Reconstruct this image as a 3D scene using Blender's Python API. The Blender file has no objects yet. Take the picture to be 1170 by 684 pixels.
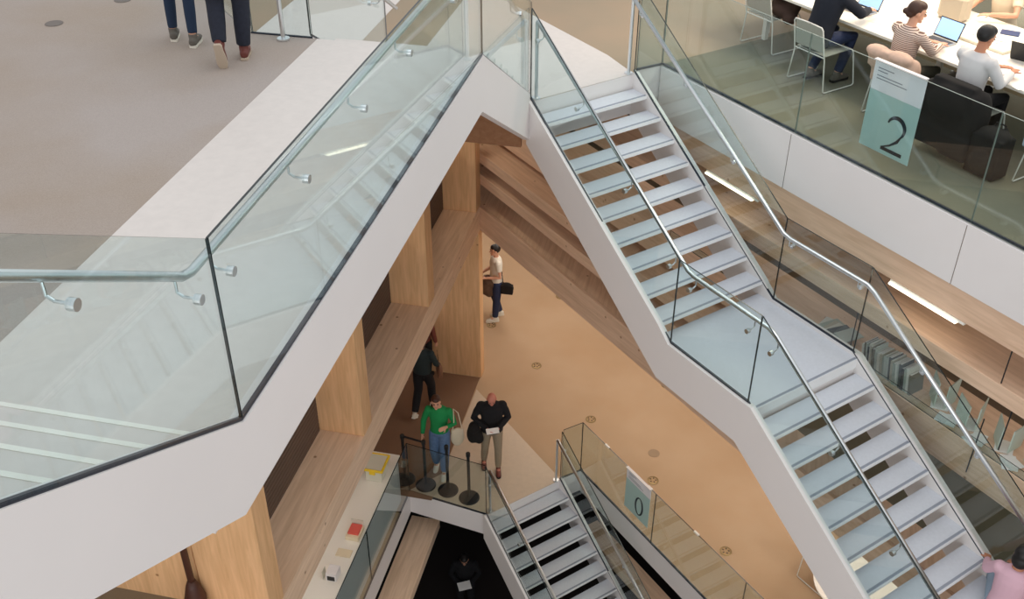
import bpy, bmesh, math, random
from math import sin, cos, pi, radians, sqrt, atan2
from mathutils import Vector, Matrix
random.seed(7)
S = bpy.context.scene
COL = S.collection
# ------------------------------------------------------------------ plan of the building
# three plan directions: A (right-hand gallery), B (left-hand gallery), N/D of the open stairs
dA = Vector((0.53193, -0.84679)); nA = Vector((0.84679, 0.53193))
dB = Vector((0.21464, 0.97669)); nB = Vector((-0.97669, 0.21464))
dS = Vector((0.55216, -0.83374)); nS = Vector((0.83374, 0.55216))
oS = Vector((0.230, 11.143)); o0 = Vector((-0.388, 11.953))
Z0, Z1, Z2, ZM, Z3, ZB = 0.0, 3.78, 7.60, 8.97, 11.42, -3.82   # floors: 0, 1, 2, half level, 3, basement
RI, GO, LL = 0.1818, 0.279, 1.437                               # riser, going, half-landing length
def A(p, t): return nA * p + dA * t
def B(p, t): return nB * p + dB * t
def AB(a, b):
    det = nA.x * nB.y - nA.y * nB.x
    return Vector(((a * nB.y - nA.y * b) / det, (nA.x * b - a * nB.x) / det))
def V3(p, z): return Vector((p[0], p[1], z))

# ------------------------------------------------------------------ materials
def lin(c):
    c = c / 255.0
    return c / 12.92 if c <= 0.04045 else ((c + 0.055) / 1.055) ** 2.4
def rgb(r, g, b): return (lin(r), lin(g), lin(b), 1)
MATS = {}
def mat(name, col, rough=0.6, metal=0.0, spec=0.5, noise=None, bump=None, coords='Object', sheen=0):
    if name in MATS: return MATS[name]
    m = bpy.data.materials.new(name); m.use_nodes = True
    nt = m.node_tree; b = nt.nodes['Principled BSDF']
    b.inputs['Roughness'].default_value = rough; b.inputs['Metallic'].default_value = metal
    b.inputs['Specular IOR Level'].default_value = spec
    tc = nt.nodes.new('ShaderNodeTexCoord')
    n = nt.nodes.new('ShaderNodeTexNoise'); n.inputs['Scale'].default_value = noise[0] if noise else 3.0
    n.inputs['Detail'].default_value = 6
    nt.links.new(tc.outputs[coords], n.inputs['Vector'])
    r = nt.nodes.new('ShaderNodeValToRGB')
    k = noise[1] if noise else 0.03
    r.color_ramp.elements[0].position = 0.3; r.color_ramp.elements[1].position = 0.7
    r.color_ramp.elements[0].color = tuple(c * (1 - k) for c in col[:3]) + (1,)
    r.color_ramp.elements[1].color = tuple(min(1, c * (1 + k)) for c in col[:3]) + (1,)
    nt.links.new(n.outputs['Fac'], r.inputs['Fac']); nt.links.new(r.outputs['Color'], b.inputs['Base Color'])
    if bump:
        n2 = nt.nodes.new('ShaderNodeTexNoise'); n2.inputs['Scale'].default_value = bump[0]; n2.inputs['Detail'].default_value = 3
        nt.links.new(tc.outputs[coords], n2.inputs['Vector'])
        bp = nt.nodes.new('ShaderNodeBump'); bp.inputs['Strength'].default_value = bump[1]; bp.inputs['Distance'].default_value = 0.01
        nt.links.new(n2.outputs['Fac'], bp.inputs['Height']); nt.links.new(bp.outputs['Normal'], b.inputs['Normal'])
    MATS[name] = m; return m
def carpet(name, c1, c2, fleck=0.12):
    m = mat(name, c1, rough=0.95, spec=0.1, bump=(160, 0.25))
    nt = m.node_tree; b = nt.nodes['Principled BSDF']
    tc = nt.nodes.new('ShaderNodeTexCoord')
    big = nt.nodes.new('ShaderNodeTexNoise'); big.inputs['Scale'].default_value = 0.7; big.inputs['Detail'].default_value = 3
    fine = nt.nodes.new('ShaderNodeTexNoise'); fine.inputs['Scale'].default_value = 110; fine.inputs['Detail'].default_value = 8
    fine.inputs['Roughness'].default_value = 0.75
    nt.links.new(tc.outputs['Object'], big.inputs['Vector']); nt.links.new(tc.outputs['Object'], fine.inputs['Vector'])
    mx = nt.nodes.new('ShaderNodeMix'); mx.data_type = 'RGBA'
    mx.inputs[6].default_value = c1; mx.inputs[7].default_value = c2
    r0 = nt.nodes.new('ShaderNodeMapRange'); r0.inputs[1].default_value = 0.35; r0.inputs[2].default_value = 0.65
    nt.links.new(big.outputs['Fac'], r0.inputs[0]); nt.links.new(r0.outputs[0], mx.inputs[0])
    r1 = nt.nodes.new('ShaderNodeMapRange'); r1.inputs[1].default_value = 0.3; r1.inputs[2].default_value = 0.7
    r1.inputs[3].default_value = 1 - fleck; r1.inputs[4].default_value = 1 + fleck
    nt.links.new(fine.outputs['Fac'], r1.inputs[0])
    ml = nt.nodes.new('ShaderNodeMix'); ml.data_type = 'RGBA'; ml.blend_type = 'MULTIPLY'; ml.inputs[0].default_value = 1
    nt.links.new(mx.outputs[2], ml.inputs[6]); nt.links.new(r1.outputs[0], ml.inputs[7])
    nt.links.new(ml.outputs[2], b.inputs['Base Color'])
    return m
def wood(name, col, rot=0.0, vertical=False, knots=True):
    """spruce glulam: long grain, faint lamella lines and dark knots"""
    m = mat(name, col, rough=0.62, spec=0.25)
    nt = m.node_tree; b = nt.nodes['Principled BSDF']
    tc = nt.nodes.new('ShaderNodeTexCoord'); mp = nt.nodes.new('ShaderNodeMapping')
    mp.inputs['Rotation'].default_value = (0, 0, -rot)
    mp.inputs['Scale'].default_value = (9, 9, 0.7) if vertical else (0.7, 9, 9)
    mp2 = nt.nodes.new('ShaderNodeMapping'); mp2.inputs['Rotation'].default_value = (0, 0, -rot)
    mpr = nt.nodes.new('ShaderNodeMapping'); mpr.inputs['Rotation'].default_value = (0, 0, -rot)
    nt.links.new(tc.outputs['Object'], mpr.inputs['Vector']); nt.links.new(mpr.outputs['Vector'], mp.inputs['Vector'])
    mp.inputs['Rotation'].default_value = (0, 0, 0)
    nt.links.new(tc.outputs['Object'], mp2.inputs['Vector'])
    g = nt.nodes.new('ShaderNodeTexNoise'); g.inputs['Scale'].default_value = 2.2; g.inputs['Detail'].default_value = 7
    g.inputs['Distortion'].default_value = 0.6
    nt.links.new(mp.outputs['Vector'], g.inputs['Vector'])
    r = nt.nodes.new('ShaderNodeValToRGB')
    r.color_ramp.elements[0].position = 0.25; r.color_ramp.elements[1].position = 0.75
    r.color_ramp.elements[0].color = tuple(c * f for c, f in zip(col[:3], (0.84, 0.79, 0.72))) + (1,)
    r.color_ramp.elements[1].color = tuple(min(1, c * f) for c, f in zip(col[:3], (1.10, 1.11, 1.12))) + (1,)
    nt.links.new(g.outputs['Fac'], r.inputs['Fac'])
    out = r.outputs['Color']
    if knots:
        v = nt.nodes.new('ShaderNodeTexVoronoi'); v.inputs['Scale'].default_value = 3.3; v.feature = 'F1'
        nt.links.new(mp2.outputs['Vector'], v.inputs['Vector'])
        rr = nt.nodes.new('ShaderNodeValToRGB')
        rr.color_ramp.elements[0].position = 0.03; rr.color_ramp.elements[1].position = 0.085
        rr.color_ramp.elements[0].color = (0.42, 0.30, 0.22, 1); rr.color_ramp.elements[1].color = (1, 1, 1, 1)
        nt.links.new(v.outputs['Distance'], rr.inputs['Fac'])
        mx = nt.nodes.new('ShaderNodeMix'); mx.data_type = 'RGBA'; mx.blend_type = 'MULTIPLY'; mx.inputs[0].default_value = 1
        nt.links.new(out, mx.inputs[6]); nt.links.new(rr.outputs['Color'], mx.inputs[7]); out = mx.outputs[2]
    nt.links.new(out, b.inputs['Base Color'])
    return m
def stripes(name, c1, c2, scale, axis='Z'):
    m = mat(name, c1, rough=0.85, spec=0.1)
    nt = m.node_tree; b = nt.nodes['Principled BSDF']
    tc = nt.nodes.new('ShaderNodeTexCoord'); w = nt.nodes.new('ShaderNodeTexWave')
    w.bands_direction = axis; w.inputs['Scale'].default_value = scale; w.inputs['Distortion'].default_value = 0.6; w.inputs['Detail'].default_value = 1
    nt.links.new(tc.outputs['Object'], w.inputs['Vector'])
    r = nt.nodes.new('ShaderNodeValToRGB'); r.color_ramp.elements[0].position = 0.25; r.color_ramp.elements[1].position = 0.45
    r.color_ramp.elements[0].color = c2; r.color_ramp.elements[1].color = c1
    nt.links.new(w.outputs['Fac'], r.inputs['Fac']); nt.links.new(r.outputs['Color'], b.inputs['Base Color'])
    return m
def glass(name, tint, refl=1.0):
    m = bpy.data.materials.new(name); m.use_nodes = True; nt = m.node_tree; nt.nodes.clear()
    o = nt.nodes.new('ShaderNodeOutputMaterial'); mix = nt.nodes.new('ShaderNodeMixShader')
    t = nt.nodes.new('ShaderNodeBsdfTransparent'); t.inputs['Color'].default_value = tint
    g = nt.nodes.new('ShaderNodeBsdfGlossy'); g.inputs['Roughness'].default_value = 0.0; g.inputs['Color'].default_value = (refl, refl, refl, 1)
    lw = nt.nodes.new('ShaderNodeLayerWeight'); lw.inputs['Blend'].default_value = 0.5      # Schlick reflectance of one surface
    pw = nt.nodes.new('ShaderNodeMath'); pw.operation = 'POWER'; pw.inputs[1].default_value = 5
    f = nt.nodes.new('ShaderNodeMath'); f.operation = 'MULTIPLY_ADD'; f.inputs[1].default_value = 0.957; f.inputs[2].default_value = 0.043
    nt.links.new(lw.outputs['Facing'], pw.inputs[0]); nt.links.new(pw.outputs[0], f.inputs[0])
    nt.links.new(f.outputs[0], mix.inputs[0]); nt.links.new(t.outputs[0], mix.inputs[1]); nt.links.new(g.outputs[0], mix.inputs[2])
    nt.links.new(mix.outputs[0], o.inputs[0]); MATS[name] = m; return m
def emit(name, col, st):
    m = bpy.data.materials.new(name); m.use_nodes = True; nt = m.node_tree
    b = nt.nodes['Principled BSDF']; b.inputs['Base Color'].default_value = col
    b.inputs['Emission Color'].default_value = col; b.inputs['Emission Strength'].default_value = st
    MATS[name] = m; return m

rotA = atan2(dA.y, dA.x); rotB = atan2(dB.y, dB.x)
WHITE = mat('white_painted_steel', rgb(234, 229, 227), rough=0.45, noise=(0.8, 0.02))
TRIM = mat('pale_terrazzo', rgb(222, 214, 208), rough=0.5, noise=(14, 0.03))
TREAD = mat('pale_grey_tread', rgb(214, 218, 226), rough=0.38, noise=(30, 0.03))
TREADW = mat('white_tread_lip', rgb(240, 240, 240), rough=0.4)
CREAM = mat('cream_nosing_strip', rgb(250, 246, 236), rough=0.4)
DARKSTRIP = mat('grey_nosing_strip', rgb(150, 156, 168), rough=0.6)
WOODA = wood('spruce_along_right_gallery', rgb(230, 197, 170), rotA)
WOODB = wood('spruce_along_left_gallery', rgb(238, 208, 180), rotB)
WOODV = wood('spruce_upright', rgb(232, 188, 142), 0, vertical=True)
WOODD = wood('dark_stained_wood', rgb(150, 108, 78), rotA, knots=False)
CARPM = carpet('grey_beige_carpet', rgb(176, 166, 160), rgb(170, 156, 144), 0.13)
CARP2 = carpet('taupe_carpet', rgb(176, 154, 132), rgb(165, 150, 130), 0.1)
CARPT = carpet('olive_grey_floor', rgb(134, 128, 110), rgb(120, 118, 102), 0.14)
CARP0 = carpet('tan_carpet', rgb(196, 168, 138), rgb(190, 160, 128), 0.05)
CARP1 = carpet('gallery_carpet', rgb(140, 124, 106), rgb(128, 116, 98), 0.1)
PALE0 = mat('pale_stone_floor', rgb(212, 192, 168), rough=0.55, noise=(12, 0.03))
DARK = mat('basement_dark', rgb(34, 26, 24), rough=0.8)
LOUV = mat('bronze_louvre', rgb(98, 80, 68), rough=0.6)
STEEL = mat('brushed_steel', rgb(226, 230, 232), rough=0.28, metal=1.0)
CLAMP = mat('dark_glazing_channel', rgb(36, 44, 58), rough=0.35)
GEDGE = mat('green_glass_edge', rgb(32, 42, 44), rough=0.2)
GEDGE2 = mat('pale_green_glass_edge', rgb(120, 134, 126), rough=0.2)
BLACK = mat('black_powder_coat', rgb(26, 26, 28), rough=0.5)
BROWNP = mat('dark_bronze_pipe', rgb(70, 38, 28), rough=0.5)
WIRE = mat('white_wire', rgb(232, 230, 222), rough=0.4)
TABLET = mat('white_laminate', rgb(246, 240, 228), rough=0.35, noise=(1.5, 0.01))
GLASS = glass('clear_balustrade_glass', (0.885, 0.938, 0.938, 1))
SKIN = mat('skin', rgb(214, 160, 132), rough=0.55)
SKIN2 = mat('warm_skin', rgb(190, 130, 100), rough=0.55)

# ------------------------------------------------------------------ object helpers
def link(name, bm, mats, parent=None, smooth=False):
    me = bpy.data.meshes.new(name)
    bmesh.ops.recalc_face_normals(bm, faces=bm.faces[:])
    bm.to_mesh(me); bm.free()
    for m in (mats if isinstance(mats, (list, tuple)) else [mats]): me.materials.append(m)
    o = bpy.data.objects.new(name, me); COL.objects.link(o)
    if smooth:
        for p in me.polygons: p.use_smooth = True
    if parent: o.parent = parent; o.matrix_parent_inverse = Matrix.Identity(4)
    return o
def tag(o, label=None, cat=None, group=None, kind=None):
    if label: o['label'] = label
    if cat: o['category'] = cat
    if group: o['group'] = group
    if kind: o['kind'] = kind
    return o
def empty(name, loc, rz=0.0, label=None, cat=None, group=None):
    o = bpy.data.objects.new(name, None); COL.objects.link(o); o.location = loc; o.rotation_euler = (0, 0, rz)
    o.empty_display_size = 0.1
    return tag(o, label, cat, group)
def copy_tree(o, parent=None):
    c = o.copy(); COL.objects.link(c)
    if parent: c.parent = parent
    for ch in list(o.children): copy_tree(ch, c)
    return c
class L:
    """local frame: world points expressed relative to an Empty"""
    def __init__(s, e): s.i = (Matrix.Translation(e.location) @ Matrix.Rotation(e.rotation_euler[2], 4, 'Z')).inverted()
    def __call__(s, p): return s.i @ Vector(p)
def prism(bm, poly, z0, z1, T=None, mi=0):
    T = T or (lambda p: p)
    lo = [bm.verts.new(T(V3(p, z0))) for p in poly]; hi = [bm.verts.new(T(V3(p, z1))) for p in poly]
    n = len(poly); fs = [bm.faces.new(lo[::-1]), bm.faces.new(hi)]
    for i in range(n): fs.append(bm.faces.new((lo[i], lo[(i + 1) % n], hi[(i + 1) % n], hi[i])))
    for f in fs: f.material_index = mi
    return fs
def hexa(bm, pts, mi=0):
    v = [bm.verts.new(p) for p in pts]
    fs = []
    for f in ((3, 2, 1, 0), (4, 5, 6, 7), (0, 1, 5, 4), (1, 2, 6, 5), (2, 3, 7, 6), (3, 0, 4, 7)):
        fc = bm.faces.new([v[i] for i in f]); fc.material_index = mi; fs.append(fc)
    return fs
def box(bm, c, s, rz=0, mi=0, rx=0):
    M = Matrix.Translation(c) @ Matrix.Rotation(rz, 4, 'Z') @ Matrix.Rotation(rx, 4, 'X')
    x, y, z = s[0] / 2, s[1] / 2, s[2] / 2
    return hexa(bm, [M @ Vector(p) for p in ((-x, -y, -z), (x, -y, -z), (x, y, -z), (-x, y, -z), (-x, -y, z), (x, -y, z), (x, y, z), (-x, y, z))], mi)
def wallpoly(bm, prof, f, th, mi=0):
    """prof: list (s,z); f(s, off)->xy; extruded sideways by th"""
    a = [bm.verts.new(V3(f(s, 0), z)) for s, z in prof]; b = [bm.verts.new(V3(f(s, th), z)) for s, z in prof]
    n = len(prof); bm.faces.new(a[::-1]).material_index = mi; bm.faces.new(b).material_index = mi
    for i in range(n): bm.faces.new((a[i], a[(i + 1) % n], b[(i + 1) % n], b[i])).material_index = mi
def loc_bm(bm, T):
    for v in bm.verts: v.co = T(v.co)
def tube(bm, pts, r, n=10, mi=0, cap=True):
    pts = [Vector(p) for p in pts]; rings = []
    rr = r if isinstance(r, (list, tuple)) else [r] * len(pts)
    up = None
    for i, p in enumerate(pts):
        if i == 0: d = pts[1] - p
        elif i == len(pts) - 1: d = p - pts[i - 1]
        else: d = (pts[i + 1] - p).normalized() + (p - pts[i - 1]).normalized()
        d.normalize()
        if up is None:
            up = Vector((0, 0, 1)) if abs(d.z) < 0.9 else Vector((1, 0, 0))
        x = d.cross(up).normalized(); y = x.cross(d).normalized(); up = y
        rings.append([bm.verts.new(p + (x * cos(2 * pi * k / n) + y * sin(2 * pi * k / n)) * rr[i]) for k in range(n)])
    for a, b in zip(rings, rings[1:]):
        for k in range(n): bm.faces.new((a[k], a[(k + 1) % n], b[(k + 1) % n], b[k])).material_index = mi
    if cap:
        bm.faces.new(rings[0][::-1]).material_index = mi; bm.faces.new(rings[-1]).material_index = mi
def lathe(bm, prof, c=(0, 0, 0), n=24, mi=0):
    c = Vector(c); rings = []
    for r, z in prof: rings.append([bm.verts.new(c + Vector((r * cos(2 * pi * k / n), r * sin(2 * pi * k / n), z))) for k in range(n)])
    for a, b in zip(rings, rings[1:]):
        for k in range(n): bm.faces.new((a[k], a[(k + 1) % n], b[(k + 1) % n], b[k])).material_index = mi
    bm.faces.new(rings[0][::-1]).material_index = mi; bm.faces.new(rings[-1]).material_index = mi
def ell(bm, c, r, seg=14, rings=10, M=None, mi=0, cut=None):
    vs = bmesh.ops.create_uvsphere(bm, u_segments=seg, v_segments=rings, radius=1.0)['verts']
    kill = []
    for v in vs:
        q = v.co.copy()
        if cut and cut(q): kill.append(v)
        p = Vector((q.x * r[0], q.y * r[1], q.z * r[2]))
        if M: p = M @ p
        v.co = p + Vector(c)
    for v in vs:
        for f in v.link_faces: f.material_index = mi
    if kill: bmesh.ops.delete(bm, geom=kill, context='VERTS')
def struct(name, poly, z0, z1, m):
    bm = bmesh.new(); prism(bm, poly, z0, z1); return tag(link(name, bm, m), kind='structure')
def bevel(o, w=0.01, s=2):
    md = o.modifiers.new('bevel', 'BEVEL'); md.width = w; md.segments = s; md.limit_method = 'ANGLE'; return o

# ------------------------------------------------------------------ floors and walls (setting)
NW = B(2.21, 11.02); SL = oS.copy(); SR = oS + nS * 1.485
C1 = Vector((1.52, 12.13)); C2 = A(8.14, -9.44)
L2poly = [B(12, 11.0), NW, SL, SR, C1, C2, A(8.14, 3), A(17, 3), A(17, -24), B(12, 27)]
def carpeted_slab(name, poly, ztop, th, mtop, mside):
    bm = bmesh.new(); fs = prism(bm, poly, ztop - th, ztop, mi=1)
    fs[1].material_index = 0
    return tag(link(name, bm, [mtop, mside]), kind='structure')
carpeted_slab('floor', L2poly, Z2, 0.52, CARP2, WHITE)                       # level 2
struct('floor', [A(8.15, -9.40), A(8.15, 2.9), A(16.9, 2.9), A(16.9, -9.40)], Z2 + 0.001, Z2 + 0.006, CARPT)  # study zone
struct('floor', [NW + dB * .02, SL + Vector((.0, .01)), SR, A(7.7, -10.0), AB(7.7, 3.84), B(3.84, 11.03)], Z2 + 0.001, Z2 + 0.007, TRIM)
struct('floor', [B(4.72, 11.1), B(4.72, 18), B(6.2, 18), B(6.2, 11.1)], Z2 + 0.001, Z2 + 0.007, TRIM)
# half level on the left: white strip, then carpet
struct('floor', [B(2.285, 3.302), B(2.285, 8.78), B(3.83, 8.84), B(3.83, 3.302)], ZM - 0.5, ZM, TRIM)
carpeted_slab('floor', [B(3.83, -3), B(3.83, 8.84), B(4.52, 8.84), A(3.0, -22), A(-8, -22), B(12, -3)], ZM, 0.5, CARPM, WHITE)
# level 2 deck under it (roof of the left gallery)
struct('ceiling', [B(4.05, -3), B(4.05, 11.0), B(12, 11.0), B(12, -3)], Z2 - 0.5, Z2, WHITE)
# level 1 gallery
c1 = AB(7.8, 3.86)
L1poly = [A(7.8, -2.3), c1, B(3.86, -1), B(12, -1), B(12, 26), A(17, -24), A(17, 5), A(5.6, 5), A(5.6, -2.3)]
def wood_edged(name, poly, ztop, th):
    bm = bmesh.new(); prism(bm, poly, ztop - th, ztop); return tag(link(name, bm, WOODB), kind='structure')
wood_edged('floor', L1poly, Z1, 0.46)
struct('floor', [A(9.5, -2.4), AB(9.5, 4.65), B(4.65, -.9), B(11.9, -.9), B(11.9, 25), A(16.9, -23), A(16.9, 4.9), A(5.7, 4.9), A(5.7, -2.4)], Z1 + .001, Z1 + 0.008, CARP1)
# level 0
P1 = Vector((-1.71, 12.50)); P2 = Vector((-0.40, 11.98)); S0R = o0 + nS * 1.44
P3 = Vector((0.85, 12.83)); P4 = Vector((1.19, 13.02))
L0poly = [P1, P2, o0, S0R, P3, P4, A(7.93, 4), A(20, 4), A(20, -26), B(15, 30), B(15, -2), B(4.36, -2)]
carpeted_slab('floor', L0poly, Z0, 0.5, CARP0, WHITE)
struct('floor', [P1 + Vector((.01, .01)), P2, o0, S0R, P3 - nS * .02, A(7.50, -10.46), AB(7.50, 3.90), B(3.92, 12.35)], .001, .006, PALE0)
struct('floor', [A(8.25, 4.8), A(8.25, -7.4), A(9.49, -7.4), A(9.49, 4.8)], Z1 + .001, Z1 + 0.0082, CARPT)
# basement
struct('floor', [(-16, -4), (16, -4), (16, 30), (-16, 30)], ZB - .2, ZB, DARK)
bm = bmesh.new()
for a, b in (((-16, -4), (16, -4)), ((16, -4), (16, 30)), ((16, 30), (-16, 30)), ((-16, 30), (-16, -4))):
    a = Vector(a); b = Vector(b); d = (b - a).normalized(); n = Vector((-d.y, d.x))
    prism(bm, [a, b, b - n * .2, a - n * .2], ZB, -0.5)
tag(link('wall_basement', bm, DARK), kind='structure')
# outer walls of the galleries
def wallA(name, p, t0, t1, z0, z1, m): struct(name, [A(p, t0), A(p, t1), A(p + .25, t1), A(p + .25, t0)], z0, z1, m)
def wallB(name, p, t0, t1, z0, z1, m): struct(name, [B(p, t0), B(p, t1), B(p + .25, t1), B(p + .25, t0)], z0, z1, m)
WALLW = mat('warm_plaster', rgb(196, 172, 146), rough=0.8)
wallA('wall_right', 16.7, 4.8, -23.8, Z0, Z2 - .5, WALLW)
wallB('wall_left', 11.6, -.9, 26, Z0, Z2 - .5, WALLW)
wallA('wall_right', 11.6, 3, -10, Z1, Z2 - .52, WOODD)

# ------------------------------------------------------------------ timber frame
def timber(name, poly, z0, z1, m, label, cat, group=None, bw=0.006):
    bm = bmesh.new()
    c = sum((Vector(p) for p in poly), Vector((0, 0))) / len(poly)
    prism(bm, [Vector(p) - c for p in poly], 0, z1 - z0)
    o = link(name, bm, m); o.location = V3(c, z0); tag(o, label, cat, group); bevel(o, bw, 1); return o
def barA(p0, p1, t0, t1): return [A(p0, t0), A(p0, t1), A(p1, t1), A(p1, t0)]
def barB(p0, p1, t0, t1): return [B(p0, t0), B(p0, t1), B(p1, t1), B(p1, t0)]
timber('timber_edge_beam', barA(8.15, 8.45, -9.35, 2.9), Z2 - 1.05, Z2 - .525, WOODA, 'pale spruce edge beam running directly under the white edge of the level 2 balcony', 'beam')
timber('timber_ledge', barA(8.14, 8.85, -12.5, 2.9), 5.95, 6.15, WOODA, 'pinkish spruce ledge below the linear lamps of the right gallery', 'ledge')
timber('timber_bookshelf', barA(8.14, 8.85, -14.6, 2.9), 4.87, 5.30, WOODA, 'long pale spruce shelf carrying the books and leaflets beside the stair', 'shelf')
timber('timber_beam', barA(7.8, 8.4, -14.72, -7.2), 4.57, 4.76, WOODA, 'spruce beam running under the bookshelf towards the corner column, upper of two', 'beam')
timber('timber_beam', barA(7.8, 8.4, -14.72, -7.2), 4.17, 4.36, WOODA, 'spruce beam just above the level 1 floor edge by the corner column, lower of two', 'beam')
# uprights of the left gallery, standing on the level 1 edge
for i, (t, nm) in enumerate(((14.75, 'orange spruce post at the far corner, just below the apex of the opening'),
                              (11.90, 'spruce post of the left gallery, second from the far corner'),
                              (9.03, 'spruce post of the left gallery, halfway down beside the white stair edge'),
                              (6.20, 'nearest broad spruce post of the left gallery, at the bottom of the view'))):
    top = 5.30 if i == 0 else 7.08
    timber('timber_post', barB(3.862, 4.60, t, t + .30), Z1, top, WOODV, nm, 'post', 'upright posts of the left gallery')
for i, (t0, t1, nm) in enumerate(((12.2, 14.75, 'bronze slatted panel behind the ledge nearest the far corner post'),
                                  (9.33, 11.90, 'bronze slatted panel in the middle bay of the left gallery'),
                                  (6.5, 9.03, 'large bronze slatted panel in the nearest bay of the left gallery'))):
    e = empty('louvre_panel', V3(B(4.44, (t0 + t1) / 2), Z1), 0, nm, 'louvre panel', 'louvre panels of the left gallery'); T = L(e)
    bm = bmesh.new(); prism(bm, barB(4.46, 4.50, t0 + .01, t1 - .01), Z1 + .002, Z1 + .80, T); link('backing_panel', bm, LOUV, e)
    bm = bmesh.new()
    for k in range(12): prism(bm, barB(4.435, 4.46, t0 + .02, t1 - .02), Z1 + .012 + k * .065, Z1 + .068 + k * .065, T)
    link('slats', bm, LOUV, e)
    timber('timber_rail', barB(4.42, 4.56, t0 + .004, t1 - .004), Z1 + .805, Z1 + 1.45, WOODB,
           nm.replace('bronze slatted panel', 'spruce rail above the bronze slats').replace('large ', ''), 'rail', 'rails above the louvre panels')
timber('timber_wall_panel', [B(4.62, 6.22), B(4.62, 6.30), B(5.75, 6.30), B(5.75, 6.22)], Z1, 6.6, WOODV, 'broad spruce wall panel left of the dark pipe at the lower left', 'panel')
# column at level 0
timber('timber_column', barB(3.90, 4.88, 15.02, 15.27), Z0, Z1 - .465, WOODV, 'tall flat spruce column standing on the ground floor under the gallery corner', 'column')
# dark pipe
bm = bmesh.new(); q = B(4.62, 6.10)
tube(bm, [V3((0, 0), 0), V3((0, 0), 2.6)], .035, 10)
lathe(bm, [(.02, .0), (.10, .02), (.11, .25), (.07, .42), (.04, .5)])
o = link('drain_pipe', bm, BROWNP, smooth=True); o.location = V3(q, Z1 + .01); tag(o, 'dark brown vertical pipe with a bulky foot beside the nearest spruce post', 'pipe')
# steel rods in the right gallery
for (t, z0, z1, nm) in ((-4.10, 6.15, 6.55, 'thin steel rod above the pinkish ledge at the right'), (-4.12, 4.98, 5.70, 'thin steel rod beside the white leaflets, left of a pair'),
                        (-3.97, 5.30, 5.94, 'thin steel rod beside the white leaflets, right of a pair'), (-8.23, 5.68, 5.95, 'thin steel rod in the right gallery behind the upper flight'),
                        (-5.95, 5.30, 5.94, 'thin steel rod behind the row of books')):
    bm = bmesh.new(); p = 8.17 if z0 > 6 else (8.125 if z0 < 5.2 else 8.3)
    tube(bm, [(0, 0, 0), (0, 0, z1 - z0)], .007, 8); o = link('steel_rod', bm, BLACK); o.location = V3(A(p, t), z0); tag(o, nm, 'rod', 'thin rods of the right gallery')
# linear lamps
for t0, t1, nm in ((-5.55, -4.71, 'short warm linear lamp under the level 2 edge, right of the glass handrail'), (-8.45, -7.62, 'short warm linear lamp under the level 2 edge seen through the stair glass')):
    e = empty('linear_lamp', V3(A(8.20, (t0 + t1) / 2), 6.5), 0, nm, 'lamp', 'linear lamps under the right balcony'); T = L(e)
    bm = bmesh.new(); prism(bm, barA(8.145, 8.25, t0, t1 + .08), 6.522, 6.55, T); link('housing', bm, CREAM, e)
    bm = bmesh.new(); prism(bm, barA(8.125, 8.23, t0, t1), 6.50, 6.521, T); link('diffuser', bm, emit('lamp_glow', (1, .86, .66, 1), 2.6) if 'lamp_glow' not in MATS else MATS['lamp_glow'], e)

# ------------------------------------------------------------------ glass balustrades
def vpane(bm, a, b, za0, za1, zb0, zb1, n, th=.015):
    """vertical pane between plan points a,b ; faces glass (0), rim green (1)"""
    a = Vector(a); b = Vector(b); o = n * th
    v = [V3(a, za0), V3(b, zb0), V3(b, zb1), V3(a, za1)]
    w = [V3(a + o, za0), V3(b + o, zb0), V3(b + o, zb1), V3(a + o, za1)]
    V = [bm.verts.new(p) for p in v]; W = [bm.verts.new(p) for p in w]
    bm.faces.new(V[::-1]).material_index = 0; bm.faces.new(W).material_index = 0
    for i in range(4): bm.faces.new((V[i], V[(i + 1) % 4], W[(i + 1) % 4], W[i])).material_index = 1
def add_panes(e, segs, n, channel=True):
    T = L(e)
    for (a, b, za0, za1, zb0, zb1) in segs:
        d = (Vector(b) - Vector(a)).normalized() * .004
        bm = bmesh.new(); vpane(bm, Vector(a) + d, Vector(b) - d, za0, za1, zb0, zb1, n); loc_bm(bm, T); link('glass_panel', bm, [GLASS, GEDGE], e)
def add_channel(e, pts, n, w=.018, h=.014, m=None):
    T = L(e); bm = bmesh.new()
    for (a, za), (b, zb) in zip(pts, pts[1:]):
        a = Vector(a); b = Vector(b)
        hexa(bm, [T(V3(a - n * .009, za - h * .3)), T(V3(b - n * .009, zb - h * .3)), T(V3(b + n * (w - .009), zb - h * .3)), T(V3(a + n * (w - .009), za - h * .3)),
                  T(V3(a - n * .009, za + h)), T(V3(b - n * .009, zb + h)), T(V3(b + n * (w - .009), zb + h)), T(V3(a + n * (w - .009), za + h))])
    link('base_channel', bm, m or CLAMP, e)
def add_rail(e, pts, r=.025):
    T = L(e); bm = bmesh.new(); tube(bm, [T(p) for p in pts], r, 12); link('handrail', bm, STEEL, e, smooth=True)
def add_bracket(e, rail_pt, n, off):
    """short drop from the rail, arm to the glass and a round clamp; n points from rail to glass"""
    T = L(e); p = Vector(rail_pt); n3 = V3(n, 0); bm = bmesh.new()
    a = p - Vector((0, 0, .02)); b = p - Vector((0, 0, .085)); c = b - Vector((0, 0, .02)) + n3 * .03; g = V3(p.xy, 0) + n3 * off
    g.z = p.z - .108
    tube(bm, [T(a), T(b), T(c), T(g)], .008, 8)
    tube(bm, [T(g - n3 * .010), T(g + n3 * .026)], .026, 14)
    link('bracket', bm, STEEL, e, smooth=False)

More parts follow.
